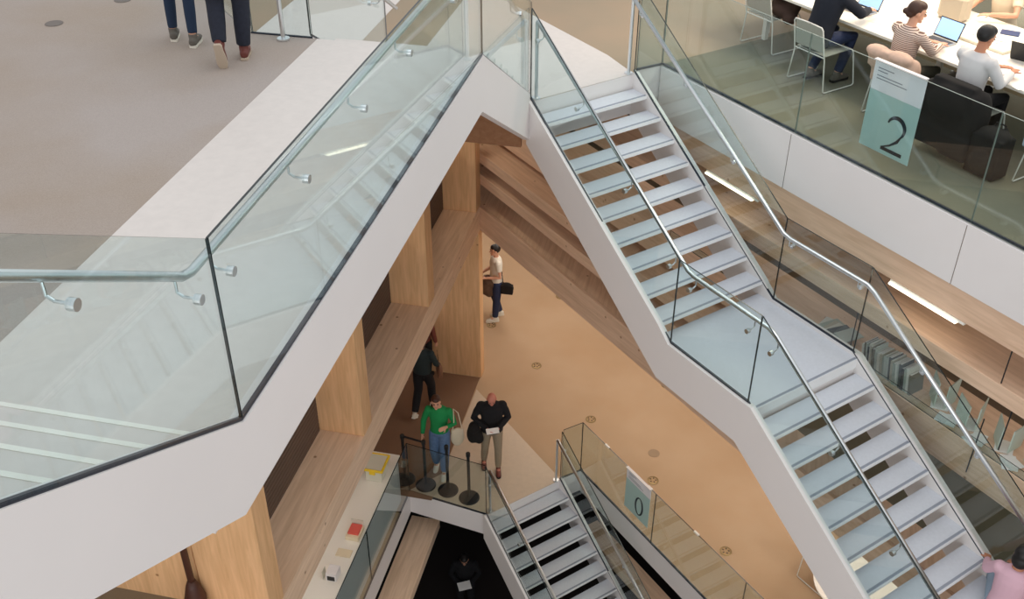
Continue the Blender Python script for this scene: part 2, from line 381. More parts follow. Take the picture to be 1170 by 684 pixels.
# --- level 2 study balcony
e = empty('glass_balustrade', V3(A(8.14, -6), Z2), 0, 'long clear glass balustrade of the level 2 study balcony in front of the tables', 'balustrade')
nout = -nA
ts = [-9.44, -7.14, -4.85, -2.55, -.25]
add_panes(e, [(A(8.14, a), A(8.14, b), Z2 - .02, Z2 + 1.10, Z2 - .02, Z2 + 1.10) for a, b in zip(ts, ts[1:])], nout)
e.children[0]
for c in e.children: c.data.materials[1] = GEDGE2
add_channel(e, [(A(8.14, -9.44), Z2 - .01), (A(8.14, -.25), Z2 - .01)], nout)
e2 = empty('glass_balustrade', V3(C1, Z2), 0, 'short clear glass return beside the top right newel of the upper stair', 'balustrade')
dn = (C2 - C1).normalized(); nn = Vector((dn.y, -dn.x))
add_panes(e2, [(C1, C2 - dn * .02, Z2 - .02, Z2 + 1.10, Z2 - .02, Z2 + 1.10)], nn); add_channel(e2, [(C1, Z2 - .01), (C2 - dn * .02, Z2 - .01)], nn)
# white fascia of the study balcony
struct('trim_1', barA(8.10, 8.14, -9.42, 3), Z2 - .70, Z2 - .03, WHITE)
bm = bmesh.new()
# joints of the fascia are narrow grooves
for t in (-7.16, -4.86, -2.55): prism(bm, barA(8.098, 8.101, t - .003, t + .003), Z2 - .70, Z2 - .04)
tag(link('trim_2', bm, LOUV), kind='structure')

# --- open stairs
def stair(e, org, width, zt, n2, label_parts=True, sR=.08):
    """flight 10 risers, half landing, flight n2 treads; org = left end of the top nosing"""
    T = L(e)
    P = lambda s, w: org + dS * s + nS * w
    def slab(s0, s1, z, th=.05, name='tread'):
        bm = bmesh.new()
        v = [T(V3(P(s, w), zz)) for zz in (z - th, z) for s, w in ((s0, 0), (s1, 0), (s1, width), (s0, width))]
        hexa(bm, v)
        # dark grip strip let into the nosing and a white lip on the edge
        v = [T(V3(P(s, w), zz)) for zz in (z + .0005, z + .003) for s, w in ((s1 - .034, .004), (s1 - .008, .004), (s1 - .008, width - .004), (s1 - .034, width - .004))]
        hexa(bm, v, 1)
        v = [T(V3(P(s, w), zz)) for zz in (z - th, z + .001) for s, w in ((s1 + .0005, 0), (s1 + .004, 0), (s1 + .004, width), (s1 + .0005, width))]
        hexa(bm, v, 2)
        return link(name, bm, [TREAD, DARKSTRIP, TREADW], e)
    for k in range(1, 10): slab(GO * (k - 1) + .022, GO * k, zt - RI * k, .04)
    zl = zt - RI * 10
    slab(GO * 9 - .03, GO * 9 + LL, zl, .12, 'landing')
    for k in range(1, n2 + 1): slab(GO * (8 + k) + LL + .022, GO * (9 + k) + LL, zl - RI * k, .04)
    for s, z, in ((0, zt), (GO * 9 + LL, zl)):                       # the closed risers
        bm = bmesh.new(); hexa(bm, [T(V3(P(a, w), zz)) for zz in (z - RI - .05, z - .002) for a, w in ((s - .03, 0), (s - .008, 0), (s - .008, width), (s - .03, width))])
        link('riser', bm, WHITE, e)
    send = GO * (9 + n2) + LL; zend = zl - RI * n2
    k = RI / GO; up = .055
    top = [(-.02, zt + .01), (0.02, zt + up - .03), (GO * 9 + .0, zl + RI + up - .03 - .0), (GO * 9 + .19, zl + .045), (GO * 9 + LL + .0, zl + .045), (send, zend + up - .01)]
    bot = [(send, zend - .52), (GO * 9 + LL - .14, zl - .49), (GO * 9 + .06, zl - .49), (-.02, zt - .53)]
    for w, nm in ((-.07, 'stringer'), (width, 'stringer')):
        bm = bmesh.new(); wallpoly(bm, top + bot, lambda s, o, w=w: P(s, w + o), .07); loc_bm(bm, T); link(nm, bm, WHITE, e)
    return P, zl, send, zend
e = empty('open_staircase', V3(oS, Z2), 0, 'white steel open-riser staircase descending from level 2 with half-way landing, on the right', 'staircase')
P, zl, send, zend = stair(e, oS, 1.485, Z2, 10)
def stair_glass(org, zt, width, side, label, nb, n2, gh=1.10, rh=.93, newel=True, zoff=0):
    w = -.02 if side == 'L' else width + .008
    rw = .07 if side == 'L' else width - .05
    n = -nS if side == 'L' else nS
    P = lambda s, o=w: org + dS * s + nS * o
    e = empty('glass_balustrade', V3(P(0), zt), 0, label, 'balustrade')
    zl = zt - RI * 10; k = RI / GO
    s1, s2 = 2.70, 3.87; zb = lambda s: zt + .02 - k * s
    s3 = s2 + n2 * GO; sm = 1.35; sm2 = s2 + (s3 - s2) * .5
    g1 = (zt + gh - (zl + gh)) / s1
    zt1 = lambda s: zt + gh - g1 * s
    zt2 = lambda s: zl + gh - k * (s - s2); zb2 = lambda s: zl + .05 - k * (s - s2)
    add_panes(e, [(P(0), P(s1), zt + .04, zt + gh, zl + .05, zl + gh), (P(s1), P(s2), zl + .05, zl + gh, zl + .05, zl + gh),
                  (P(s2), P(s3), zl + .05, zl + gh, zb2(s3), zt2(s3))], n)
    add_channel(e, [(P(0), zt + .045), (P(s1), zl + .05), (P(s2), zl + .05), (P(s3), zb2(s3))], n)
    R = [V3(P(-.02, rw), zt + rh), V3(P(2.74, rw), zl + rh + .02), V3(P(2.84, rw), zl + rh), V3(P(3.90, rw), zl + rh), V3(P(4.0, rw), zl + rh - .04), V3(P(s3, rw), zl + rh - k * (s3 - 3.93))]
    add_rail(e, R)
    def zr(s):
        if s < 2.8: return zt + rh - g1 * s * (1)
        if s < 3.95: return zl + rh
        return zl + rh - k * (s - 3.93)
    for s in nb: add_bracket(e, V3(P(s, rw), zr(s)), n, abs(rw - w) - .012)
    T = L(e)
    if newel:
        bm = bmesh.new(); b = P(-.03, rw); tube(bm, [T(V3(b, zt + .008)), T(V3(b, zt + rh - .01))], .021, 12)
        tube(bm, [T(V3(b, zt + .008)), T(V3(b, zt + .024))], .05, 16); link('newel_post', bm, STEEL, e, smooth=False)
    return e
stair_glass(oS, Z2, 1.485, 'L', 'clear glass balustrade with steel handrail on the void side of the large right staircase', (.10, .87, 1.76, 2.54, 2.87, 3.71, 4.03, 4.92, 5.76), 9)
stair_glass(oS, Z2, 1.485, 'R', 'clear glass balustrade with steel handrail on the gallery side of the large right staircase', (.10, .95, 1.83, 2.84, 3.79, 4.7, 5.48), 9)
# lower staircase, from level 0 to the basement
e = empty('open_staircase', V3(o0, Z0), 0, 'white open-riser staircase descending from the ground floor into the dark basement, bottom centre', 'staircase')
stair(e, o0, 1.44, Z0, 10)
stair_glass(o0, Z0, 1.44, 'L', 'glass balustrade with steel handrail on the left of the ground floor staircase', (.10, .95, 1.83), 9)
stair_glass(o0, Z0, 1.44, 'R', 'glass balustrade with steel handrail on the right of the ground floor staircase', (.10, .95, 1.83), 9)

# --- upper flights on the left: level 2 -> half level -> level 3, one continuous white edge
def profile_edge():
    k1 = (ZM - Z2) / 2.24; k2 = RI / .30
    t3 = 3.62 - (Z3 - ZM) / k2
    top = [(11.06, Z2 + .0), (11.0, Z2 + .045), (8.74, ZM + .012), (3.62, ZM + .012), (t3, Z3 + .03)]
    bot = [(t3, Z3 - .55), (3.46, ZM - .50), (8.66, ZM - .50), (10.98, Z2 - .52), (11.06, Z2 - .52)]
    return top, bot, k1, k2, t3
top, bot, k1, k2, t3 = profile_edge()
e = empty('straight_staircase', V3(B(2.2, 8.7), ZM), 0, 'white staircase with a broad white edge climbing past the half level on the left', 'staircase')
T = L(e)
bm = bmesh.new(); wallpoly(bm, top + bot, lambda s, o: B(2.19 + o, s), .09); loc_bm(bm, T); link('stringer', bm, WHITE, e)
bm = bmesh.new(); wallpoly(bm, [(11.0, Z2 + .03), (8.77, ZM + .0), (8.77, ZM - .5), (10.95, Z2 - .5)], lambda s, o: B(3.84 + o, s), .06); loc_bm(bm, T); link('stringer', bm, WHITE, e)
bm = bmesh.new(); wallpoly(bm, [(3.60, ZM + .012), (t3, Z3 + .03), (t3, Z3 - .55), (3.60, ZM - .50)], lambda s, o: B(3.88 + o, s), .06); loc_bm(bm, T); link('stringer', bm, WHITE, e)
for k in range(1, 8):       # level 2 -> half level, nosings face +B
    t = 11.0 - .28 * k + .28; z = Z2 + (ZM - Z2) / 8 * k
    bm = bmesh.new(); prism(bm, barB(2.285, 3.838, t - .30, t), z - .05, z, T); link('tread', bm, TRIM, e)
for k in range(1, 13):      # half level -> level 3
    t = 3.31 - .30 * (k - 1); z = ZM + RI * k
    bm = bmesh.new(); prism(bm, barB(2.285, 3.878, t - .32, t), z - .05, z, T)
    prism(bm, barB(2.285, 3.878, t - .002, t + .006), z - .055, z + .002, T, mi=1)
    prism(bm, barB(2.285, 3.878, t - .024, t - .004), z + .0005, z + .004, T, mi=1)
    link('tread', bm, [TRIM, CREAM], e)
struct('floor', [B(-1, t3), B(12, t3), B(12, -8), B(-1, -8)], Z3 - .4, Z3, TRIM)
# glass on its void side
e = empty('glass_balustrade', V3(B(2.2, 6), ZM), 0, 'tall clear glass balustrade with steel handrail along the white edge on the left', 'balustrade')
g = 1.10; n = -nB
def zb(t): return Z2 + .06 + (11.0 - t) * k1 if t > 8.76 else (ZM + .03 if t >= 3.62 else ZM + .03 + (3.62 - t) * k2)
def pt(t): return B(2.215, t)
segs = []
for a, b in ((11.0, 8.74), (8.74, 3.62), (3.62, 1.2), (1.2, t3)):
    segs.append((pt(a), pt(b), zb(a), zb(a) + g - .03, zb(b), zb(b) + g - .03))
add_panes(e, segs, n)
add_channel(e, [(pt(8.74), ZM + .02), (pt(3.62), ZM + .02), (pt(t3), zb(t3))], n, w=.022, h=.018)
rp = lambda t, z: V3(B(2.31, t), z)
add_rail(e, [rp(11.03, Z2 + .93), rp(8.82, ZM + .95), rp(8.70, ZM + .93), rp(3.60, ZM + .915), rp(3.52, ZM + .94), rp(t3, ZM + .915 + (3.56 - t3) * .645)], .024)
for t, z in ((3.78, ZM + .93), (4.74, ZM + .93), (5.70, ZM + .93), (6.66, ZM + .93), (7.83, ZM + .93), (9.4, ZM + .95 - .42 * k1 - .12), (10.4, Z2 + .93 + .63 * k1)):
    add_bracket(e, rp(t, z), n, .095)
for t in (3.46, 2.66, 1.7): add_bracket(e, rp(t, ZM + .915 + (3.56 - t) * .645), n, .095)
T = L(e)
for (bx, zz) in ((B(2.31, 11.03), Z2),):
    bm = bmesh.new(); tube(bm, [T(V3(bx, zz + .008)), T(V3(bx, zz + .92))], .021, 12); tube(bm, [T(V3(bx, zz + .008)), T(V3(bx, zz + .024))], .05, 16); link('newel_post', bm, STEEL, e)
# glass on the far side of the lower flight and across the edge of the half level
e = empty('glass_balustrade', V3(B(3.9, 10), Z2), 0, 'glass balustrade on the far side of the short flight to the half level', 'balustrade')
add_panes(e, [(B(3.90, 11.0), B(3.90, 8.86), Z2 + .06, Z2 + g, ZM + .03, ZM + g)], nB)
add_channel(e, [(B(3.90, 11.0), Z2 + .05), (B(3.90, 8.86), ZM + .02)], nB)
add_rail(e, [V3(B(3.79, 11.05), Z2 + .93), V3(B(3.79, 8.8), ZM + .95)], .022)
add_bracket(e, V3(B(3.79, 10.5), Z2 + .93 + .55 * k1), nB, .10)
e = empty('glass_balustrade', V3(B(4.2, 8.84), ZM), 0, 'glass screen with steel post at the carpet edge behind the walking man', 'balustrade')
add_panes(e, [(B(3.88, 8.84), B(4.50, 8.84), ZM, ZM + g, ZM, ZM + g), (A(3.02, -9.50), A(3.02, -12.0), ZM - .05, ZM + g, ZM - .05, ZM + g)], dB)
add_channel(e, [(B(3.88, 8.84), ZM), (B(4.50, 8.84), ZM)], dB)
T = L(e); bm = bmesh.new(); b = B(4.13, 8.74); tube(bm, [T(V3(b, ZM + .003)), T(V3(b, ZM + 1.0))], .022, 12); tube(bm, [T(V3(b, ZM + .003)), T(V3(b, ZM + .02))], .06, 16); link('post', bm, STEEL, e)

# --- level 0 balustrades
e = empty('glass_balustrade', V3(B(4.36, 10), Z0), 0, 'green-tinted glass balustrade along the white counter on the ground floor', 'balustrade')
G0 = 1.07
add_panes(e, [(P1, B(4.36, 9.9), -.02, G0, -.02, G0), (B(4.36, 9.9), B(4.36, 7.6), -.02, G0, -.02, G0), (B(4.36, 7.6), B(4.36, 5.3), -.02, G0, -.02, G0)], -nB)
add_channel(e, [(P1, -.01), (B(4.36, 5.3), -.01)], -nB)
d = (P2 - P1).normalized(); nn = Vector((d.y, -d.x))
e = empty('glass_balustrade', V3(P1, Z0), 0, 'glass balustrade on the ground floor in front of the black queue posts', 'balustrade')
add_panes(e, [(P1, P2, -.02, G0, -.02, G0)], nn); add_channel(e, [(P1, -.01), (P2, -.01)], nn)
d = (P4 - P3).normalized(); nn = Vector((d.y, -d.x))
e = empty('glass_balustrade', V3(P4, Z0), 0, 'long glass balustrade on the ground floor that carries the sign with the 0', 'balustrade')
add_panes(e, [(P3, P4, -.02, G0, -.02, G0)], nn)
t4 = P4.dot(dA); ts = [t4, -8.45, -6.45, -4.15, -1.9]
add_panes(e, [(A(7.93, a), A(7.93, b), -.02, G0, -.02, G0) for a, b in zip(ts, ts[1:])], -nA)
add_channel(e, [(P3, -.01), (P4, -.01), (A(7.93, -1.9), -.01)], -nA)
T = L(e)
for t in (-9.71, -7.51, -8.6):
    bm = bmesh.new(); box(bm, T(V3(A(7.924, t), G0 + .004)), (.10, .03, .025), rotA); link('clip', bm, CREAM, e)

timber('timber_edge_beam', barA(7.745, 7.798, -14.6, -2.35), Z1 - .465, Z1 + .003, WOODA, 'spruce edge beam of level 1 running from the corner column behind the large stair', 'beam')
# --- ledge under the ground floor opening
timber('timber_ledge', barB(3.92, 4.42, 4.0, 12.06), -1.0, -.82, WOODB, 'pale spruce ledge below the ground floor opening at the bottom', 'ledge')

bm = bmesh.new(); prism(bm, [Vector(p) for p in barB(2.30, 3.90, 10.93, 10.985)], Z2 - .60, Z2 - .06); tag(link('trim_3', bm, WOODD), kind='structure')
struct('floor', [B(3.925, 11.7), B(3.925, 15.01), B(9, 15.01), B(9, 11.7)], .001, .0055, carpet('shaded_brown_carpet', rgb(142, 112, 90), rgb(132, 104, 84), 0.08))  # browner carpet patch, dimness under the gallery put partly into its colour
timber('timber_ledge', barA(7.64, 7.98, -9.9, -2.0), -1.0, -.82, WOODA, 'tan ledge seen through the glass right of the ground floor staircase', 'ledge')
# ------------------------------------------------------------------ floor boxes
def floor_box(p, z, r, label, lidc):
    e = empty('floor_outlet', V3(p, z + .004), 0, label, 'floor outlet', 'round floor outlets')
    bm = bmesh.new(); lathe(bm, [(r, 0), (r, .006), (r * .82, .009), (r * .78, .004)], n=28); link('ring', bm, mat('brass_ring', rgb(150, 128, 86), rough=.4, metal=.6), e)
    bm = bmesh.new(); lathe(bm, [(r * .76, .002), (r * .76, .007)], n=28)
    link('lid', bm, lidc, e)
    for k in range(5):
        bm = bmesh.new(); a = k * 2 * pi / 5; box(bm, (r * .5 * cos(a), r * .5 * sin(a), .0095), (r * .30, r * .22, .004), a)
        link('slot', bm, mat('slot_dark', rgb(70, 58, 44), rough=.7), e)
lid = mat('carpet_lid', rgb(188, 156, 116), rough=.8); lidm = mat('grey_lid', rgb(120, 112, 106), rough=.8)
for p, nm in (((1.44, 14.31), 'brass-ringed floor outlet at the far end of the 0 sign balustrade'), ((2.40, 12.75), 'brass-ringed floor outlet behind the 0 sign'),
              ((3.37, 11.19), 'brass-ringed floor outlet at the bottom beside the long balustrade'), ((.48, 15.88), 'brass-ringed floor outlet in the middle of the tan floor'),
              ((1.03, 18.26), 'floor outlet at the timber edge near the man in the white shirt'), ((1.97, 16.86), 'floor outlet half way along the timber edge'),
              ((2.93, 15.30), 'floor outlet near the white edge of the large stair'), ((-.42, 17.22), 'floor outlet at the feet of the man in the white shirt')):
    floor_box(p, .001, .095, nm, lid)
for p, nm in (((2.49, 13.42), 'plain flat floor outlet without visible slots beyond the 0 sign'),):
    bm = bmesh.new(); lathe(bm, [(.10, 0), (.10, .005), (.08, .007)], n=28); o = link('floor_cover', bm, mat('dull_cover', rgb(160, 136, 108), rough=.6)); o.location = V3(p, .002); tag(o, nm, 'floor cover')
for p, nm in (((-4.47, 9.84), 'small grey floor cover on the carpet at the upper left'), ((-4.02, 10.54), 'small brown floor cover at the top edge left of the walkers')):
    bm = bmesh.new(); lathe(bm, [(.085, 0), (.085, .004), (.07, .006)], n=28); o = link('floor_cover', bm, lidm); o.location = V3(p, (ZM if p[1] < 9 else ZM) + .001); tag(o, nm, 'floor cover')
#@@PART2@@
# ------------------------------------------------------------------ signs
def ribbon(bm, pts, z0, z1, T):
    """pts: (u,v,width); flat stroke in the u-v plane, T(u,v,n)->point"""
    Lp, Rp = [], []
    for i, (x, y, w) in enumerate(pts):
        a = pts[max(0, i - 1)]; b = pts[min(len(pts) - 1, i + 1)]
        d = Vector((b[0] - a[0], b[1] - a[1])).normalized(); n = Vector((-d.y, d.x)) * w / 2
        Lp.append((x + n.x, y + n.y)); Rp.append((x - n.x, y - n.y))
    for i in range(len(pts) - 1):
        q = [Lp[i], Lp[i + 1], Rp[i + 1], Rp[i]]
        hexa(bm, [T(u, v, z0) for u, v in q] + [T(u, v, z1) for u, v in q])
FILM = mat('pale_teal_film', rgb(200, 222, 220), rough=.5, noise=(1, .02)); PAPERM = mat('matt_white_card', rgb(242, 242, 246), rough=.6)
PRINT = mat('grey_print', rgb(150, 155, 165), rough=.7)
for m_ in (FILM, PAPERM):      # thin sheets let some light through
    nt = m_.node_tree; b_ = nt.nodes['Principled BSDF']; tr = nt.nodes.new('ShaderNodeBsdfTranslucent'); mx = nt.nodes.new('ShaderNodeMixShader'); mx.inputs[0].default_value = .45
    nt.links.new(b_.inputs['Base Color'].links[0].from_socket, tr.inputs['Color']); nt.links.new(b_.outputs[0], mx.inputs[1]); nt.links.new(tr.outputs[0], mx.inputs[2])
    nt.links.new(mx.outputs[0], nt.nodes['Material Output'].inputs['Surface'])
def sign(t0, t1, perp, ztop, hgt, white, label, glyph, side):
    e = empty('level_sign', V3(A(perp, (t0 + t1) / 2), ztop - hgt), 0, label, 'sign'); T = L(e)
    f = lambda u, v, n: T(V3(A(perp - n, t0 + u), ztop - hgt + v))
    W = t1 - t0
    def plate(nm, v0, v1, m):
        bm = bmesh.new(); hexa(bm, [f(u, v, n) for n in (0, .006) for u, v in ((0, v0), (W, v0), (W, v1), (0, v1))]); return link(nm, bm, m, e)
    plate('lower_panel', 0, hgt - white, FILM); plate('upper_panel', hgt - white + .001, hgt, PAPERM)
    bm = bmesh.new(); hexa(bm, [f(u, v, n) for n in (-.012, .034) for u, v in ((0, hgt - .001), (W, hgt - .001), (W, hgt + .012), (0, hgt + .012))]); link('hook', bm, WHITE, e)
    for k, (a, b, v) in enumerate(((.05, .24, .075), (.05, .17, .105), (.05, .36, .15), (.05, .42, .18))):
        if a + b < W + .1 and white > .2:
            bm = bmesh.new(); hexa(bm, [f(u, hgt - v + q, n) for n in (.0062, .0075) for u, q in ((a, 0), (min(b, W - .05), 0), (min(b, W - .05), .010), (a, .010))]); link('printed_line', bm, PRINT, e)
    bm = bmesh.new(); ribbon(bm, glyph, .0062, .010, f); link('numeral', bm, mat('blue_black_numeral', rgb(22, 34, 46), rough=.4), e)
    return e
two = []
cx, cy, R_ = .40, .315, .105
for k in range(13):
    a = radians(165 - k * 17.5); two.append((cx + R_ * cos(a), cy + R_ * sin(a), .014 + .030 * max(0, sin(radians(5 + k * 14)))))
two += [(cx + .045, .185, .032), (cx - .03, .120, .020), (cx - .125, .070, .012)]
two2 = [(cx - .13, .062, .034), (cx, .062, .036), (cx + .13, .062, .036)]
e = sign(-6.31, -5.69, 8.165, Z2 + 1.10, .90, .30, 'level sign with a large dark 2 hooked over the study balcony glass', two, 1)
bm = bmesh.new(); T = L(e); ribbon(bm, two2, .0062, .010, lambda u, v, n: T(V3(A(8.165 - n, -6.31 + u), Z2 + .20 + v))); link('numeral_foot', bm, MATS['blue_black_numeral'], e)
zero = [(.36 + .085 * cos(a), .27 + .175 * sin(a), .018 + .018 * abs(cos(a))) for a in [2 * pi * k / 28 for k in range(29)]]
sign(-9.15, -8.55, 7.908, 1.085, .84, .22, 'level sign with a dark 0 hooked over the ground floor glass', zero, 1)

# ------------------------------------------------------------------ study tables and wire chairs
e = empty('study_table', V3(A(10.25, -7.2), Z2), 0, 'long white study table behind the level 2 glass, crowded with laptops and papers', 'table'); T = L(e)
bm = bmesh.new(); prism(bm, barA(9.50, 11.05, -9.9, -3.6), Z2 + .715, Z2 + .75, T); bevel(link('tabletop', bm, TABLET, e), .004, 1)
for t in (-9.4, -6.75, -4.1):
    for p in (9.75, 10.8):
        bm = bmesh.new(); prism(bm, barA(p, p + .06, t, t + .06), Z2 + .007, Z2 + .714, T); link('leg', bm, WIRE, e)
bm = bmesh.new(); prism(bm, barA(10.24, 10.28, -9.3, -4.1), Z2 + .35, Z2 + .70, T); link('modesty_panel', bm, mat('beige_panel', rgb(206, 184, 150), rough=.7), e)
MESH = mat('pale_grey_mesh', rgb(170, 170, 160), rough=.6, noise=(90, .12))
def wire_chair(loc, rz, label, group):
    e = empty('wire_chair', loc, rz, label, 'chair', group)
    for s in (-1, 1):
        bm = bmesh.new()
        tube(bm, [(s * .235, .44, .44), (s * .245, .455, .40), (s * .29, .50, .03), (s * .29, .47, .012), (s * .29, .02, .012), (s * .288, -.005, .03), (s * .235, -.01, .40),
                  (s * .232, -.03, .47), (s * .222, -.10, .76), (s * .20, -.108, .79), (s * .0, -.112, .80)], .0085, 8)
        link('leg_frame', bm, WIRE, e, smooth=True)
    bm = bmesh.new()
    tube(bm, [(-.235, .44, .44), (.235, .44, .44)], .0085, 8); tube(bm, [(-.236, -.01, .42), (.236, -.01, .42)], .0075, 8); link('seat_rail', bm, WIRE, e)
    bm = bmesh.new(); hexa(bm, [(-.225, .01, .430), (.225, .01, .430), (.225, .435, .445), (-.225, .435, .445), (-.225, .01, .438), (.225, .01, .438), (.225, .435, .453), (-.225, .435, .453)]); link('seat', bm, MESH, e)
    bm = bmesh.new(); hexa(bm, [(-.222, -.026, .48), (.222, -.026, .48), (.222, -.018, .48), (-.222, -.018, .48), (-.200, -.104, .785), (.200, -.104, .785), (.200, -.096, .785), (-.200, -.096, .785)]); link('backrest', bm, MESH, e)
    return e
g = 'wire chairs along the study table'
for t, nm in ((-9.17, 'white wire chair at the top edge of the photo, beside the brown coat'), (-7.97, 'white wire chair holding the person in the navy jumper'),
              (-6.80, 'white wire chair draped with the pale pink coat'), (-5.92, 'white wire chair hidden under the long black coat'), (-4.84, 'white wire chair at the right edge of the photo')):
    wire_chair(V3(A(9.44 if t < -9 else 9.10, t), Z2 + .007), rotA, nm, g)
# soft things draped over chairs: lumps fused by a voxel remesh
def soft(name, e_loc, rz, parts, m, label, cat, vox=.015, sm=16, group=None):
    bm = bmesh.new()
    for p in parts:
        if p[0] == 'e': ell(bm, p[1], p[2], 16, 12, M=(Matrix.Rotation(p[3], 3, 'X') if len(p) > 3 else None))
        elif p[0] == 'b': box(bm, p[1], p[2], p[3] if len(p) > 3 else 0, rx=p[4] if len(p) > 4 else 0)
        elif p[0] == 't': tube(bm, p[1], p[2], 10)
    o = link(name, bm, m, smooth=True); o.location = e_loc; o.rotation_euler = (0, 0, rz)
    r = o.modifiers.new('fuse', 'REMESH'); r.mode = 'VOXEL'; r.voxel_size = vox; r.use_smooth_shade = True
    s = o.modifiers.new('soften', 'SMOOTH'); s.factor = .6; s.iterations = sm
    if label: tag(o, label, cat, group)
    return o
PINK = mat('pale_pink_wool', rgb(214, 180, 160), rough=.9, noise=(20, .08)); COATB = mat('black_wool', rgb(24, 21, 20), rough=.95, noise=(6, .05))
BROWNC = mat('dark_brown_cloth', rgb(62, 44, 36), rough=.9)
soft('coat', V3(A(9.10, -6.80), Z2), rotA, [('b', (0, -.105, .74), (.46, .12, .20)), ('e', (-.15, -.11, .80), (.15, .10, .07)), ('e', (.14, -.10, .81), (.16, .10, .07)), ('b', (.02, -.12, .60), (.40, .05, .24)), ('e', (.26, -.02, .66), (.07, .12, .16))], PINK,
     'pale pink coat draped over the chair back behind the 2 sign', 'coat')
soft('coat', V3(A(9.10, -5.92), Z2), rotA, [('b', (0, -.115, .76), (.50, .13, .14)), ('b', (-.02, -.155, .45), (.60, .13, .62)), ('b', (-.14, -.18, .22), (.30, .12, .22)), ('b', (.20, -.17, .20), (.32, .15, .24)), ('e', (.28, -.06, .50), (.10, .16, .30)), ('e', (-.27, .0, .5), (.08, .17, .28)), ('e', (0, -.18, .60), (.26, .10, .2))], COATB,
     'long black coat hanging over the chair of the woman in the white blouse', 'coat')
soft('backpack', V3(A(9.02, -5.40), Z2 + .01), rotA, [('b', (0, 0, .22), (.34, .24, .42)), ('e', (0, 0, .42), (.18, .13, .08)), ('e', (0, -.11, .17), (.13, .07, .13)), ('t', [(-.08, .1, .44), (-.05, .06, .53), (.05, .06, .53), (.08, .1, .44)], .016)], COATB,
     'black backpack on the floor right of the long black coat', 'backpack', .014, 4)
soft('coat', V3(A(9.62, -8.95), Z2 + .46), rotA, [('e', (0, 0, .09), (.20, .16, .10)), ('e', (.08, .05, .16), (.12, .10, .10)), ('e', (-.1, .02, .15), (.1, .12, .08)), ('e', (.16, -.05, .03), (.09, .1, .07))], BROWNC, 'dark brown coat bundled beside the person in the navy jumper', 'coat')
soft('jacket', V3(A(9.10, -4.84), Z2), rotA, [('b', (0, -.11, .76), (.46, .11, .14)), ('b', (-.02, -.12, .60), (.42, .07, .26)), ('e', (-.2, -.1, .72), (.06, .09, .12))], mat('pale_blue_grey_cloth', rgb(176, 186, 200), rough=.9), 'pale blue grey jacket over the chair back at the right edge', 'jacket')
TZ = Z2 + .7505
def on_table(p, t): return V3(A(p, t), TZ)
SCREEN = emit('laptop_screen', (.36, .56, .86, 1), .75)
ALU = mat('grey_aluminium', rgb(176, 178, 182), rough=.35, metal=.6); KEYS = mat('dark_keys', rgb(58, 58, 62), rough=.6)
def laptop(p, t, rz, label, body=ALU, scr=None, tilt=22):
    e = empty('laptop', on_table(p, t), rz, label, 'laptop', 'laptops on the study table')
    bm = bmesh.new(); box(bm, (0, 0, .009), (.32, .225, .016)); bevel(link('base', bm, body, e), .004, 1)
    bm = bmesh.new(); box(bm, (0, .03, .0178), (.28, .11, .002)); k = link('keyboard', bm, KEYS, e)
    bm = bmesh.new(); box(bm, (0, -.07, .0178), (.10, .06, .002)); link('trackpad', bm, KEYS if body is BLACK else TABLET, e)
    M = Matrix.Translation((0, .114, .02)) @ Matrix.Rotation(radians(-tilt), 4, 'X')
    bm = bmesh.new(); hexa(bm, [M @ Vector(q) for q in ((-.16, 0, 0), (.16, 0, 0), (.16, .007, 0), (-.16, .007, 0), (-.16, 0, .215), (.16, 0, .215), (.16, .007, .215), (-.16, .007, .215))]); s = link('lid', bm, BLACK, e)
    bm = bmesh.new(); hexa(bm, [M @ Vector(q) for q in ((-.15, -.0015, .018), (.15, -.0015, .018), (.15, -.0005, .018), (-.15, -.0005, .018), (-.15, -.0015, .205), (.15, -.0015, .205), (.15, -.0005, .205), (-.15, -.0005, .205))]); link('screen', bm, scr or SCREEN, s)
    return e
laptop(9.86, -6.87, rotA, 'open laptop with a pale blue screen in front of the woman in the striped top')
laptop(9.90, -8.02, rotA, 'open laptop with a blue screen at the hands of the person in navy')
laptop(10.28, -6.02, rotA + pi + .25, 'black laptop turned away at the right edge, by the white blouse', BLACK, BLACK)
def slab_thing(name, p, t, size, rz, m, label, cat, z=0, group=None):
    bm = bmesh.new(); box(bm, (0, 0, size[2] / 2), size); o = link(name, bm, m); o.location = on_table(p, t) + Vector((0, 0, z)); o.rotation_euler = (0, 0, rotA + rz)
    bevel(o, min(size) * .2, 1); return tag(o, label, cat, group)
SHEET = mat('paper', rgb(244, 242, 238), rough=.7)
slab_thing('sheet_of_paper', 9.86, -7.62, (.30, .21, .002), .25, mat('warm_paper', rgb(226, 214, 196), rough=.7), 'cream sheet of paper left of the woman in the striped top', 'paper')
slab_thing('phone', 9.90, -7.19, (.075, .15, .008), .9, BLACK, 'small black phone lying beside the striped woman', 'phone')
slab_thing('sheet_of_paper', 9.82, -5.93, (.21, .30, .002), -.5, SHEET, 'white sheet under the hands of the woman in the white blouse', 'paper')
slab_thing('sheet_of_paper', 9.63, -5.62, (.21, .28, .002), -.3, SHEET, 'white sheet at the table edge on the far right', 'paper')
slab_thing('sheet_of_paper', 10.70, -6.98, (.30, .21, .002), .2, SHEET, 'white sheet in front of the cream shirt person', 'paper')
slab_thing('notebook', 10.78, -6.62, (.20, .15, .014), .5, mat('navy_cover', rgb(60, 72, 112), rough=.5), 'navy notebook on the far side of the table', 'notebook')
slab_thing('tablet_case', 10.55, -6.62, (.34, .22, .010), .3, mat('pale_card', rgb(232, 228, 220), rough=.6), 'flat pale folder with a dark edge below the navy notebook', 'folder')
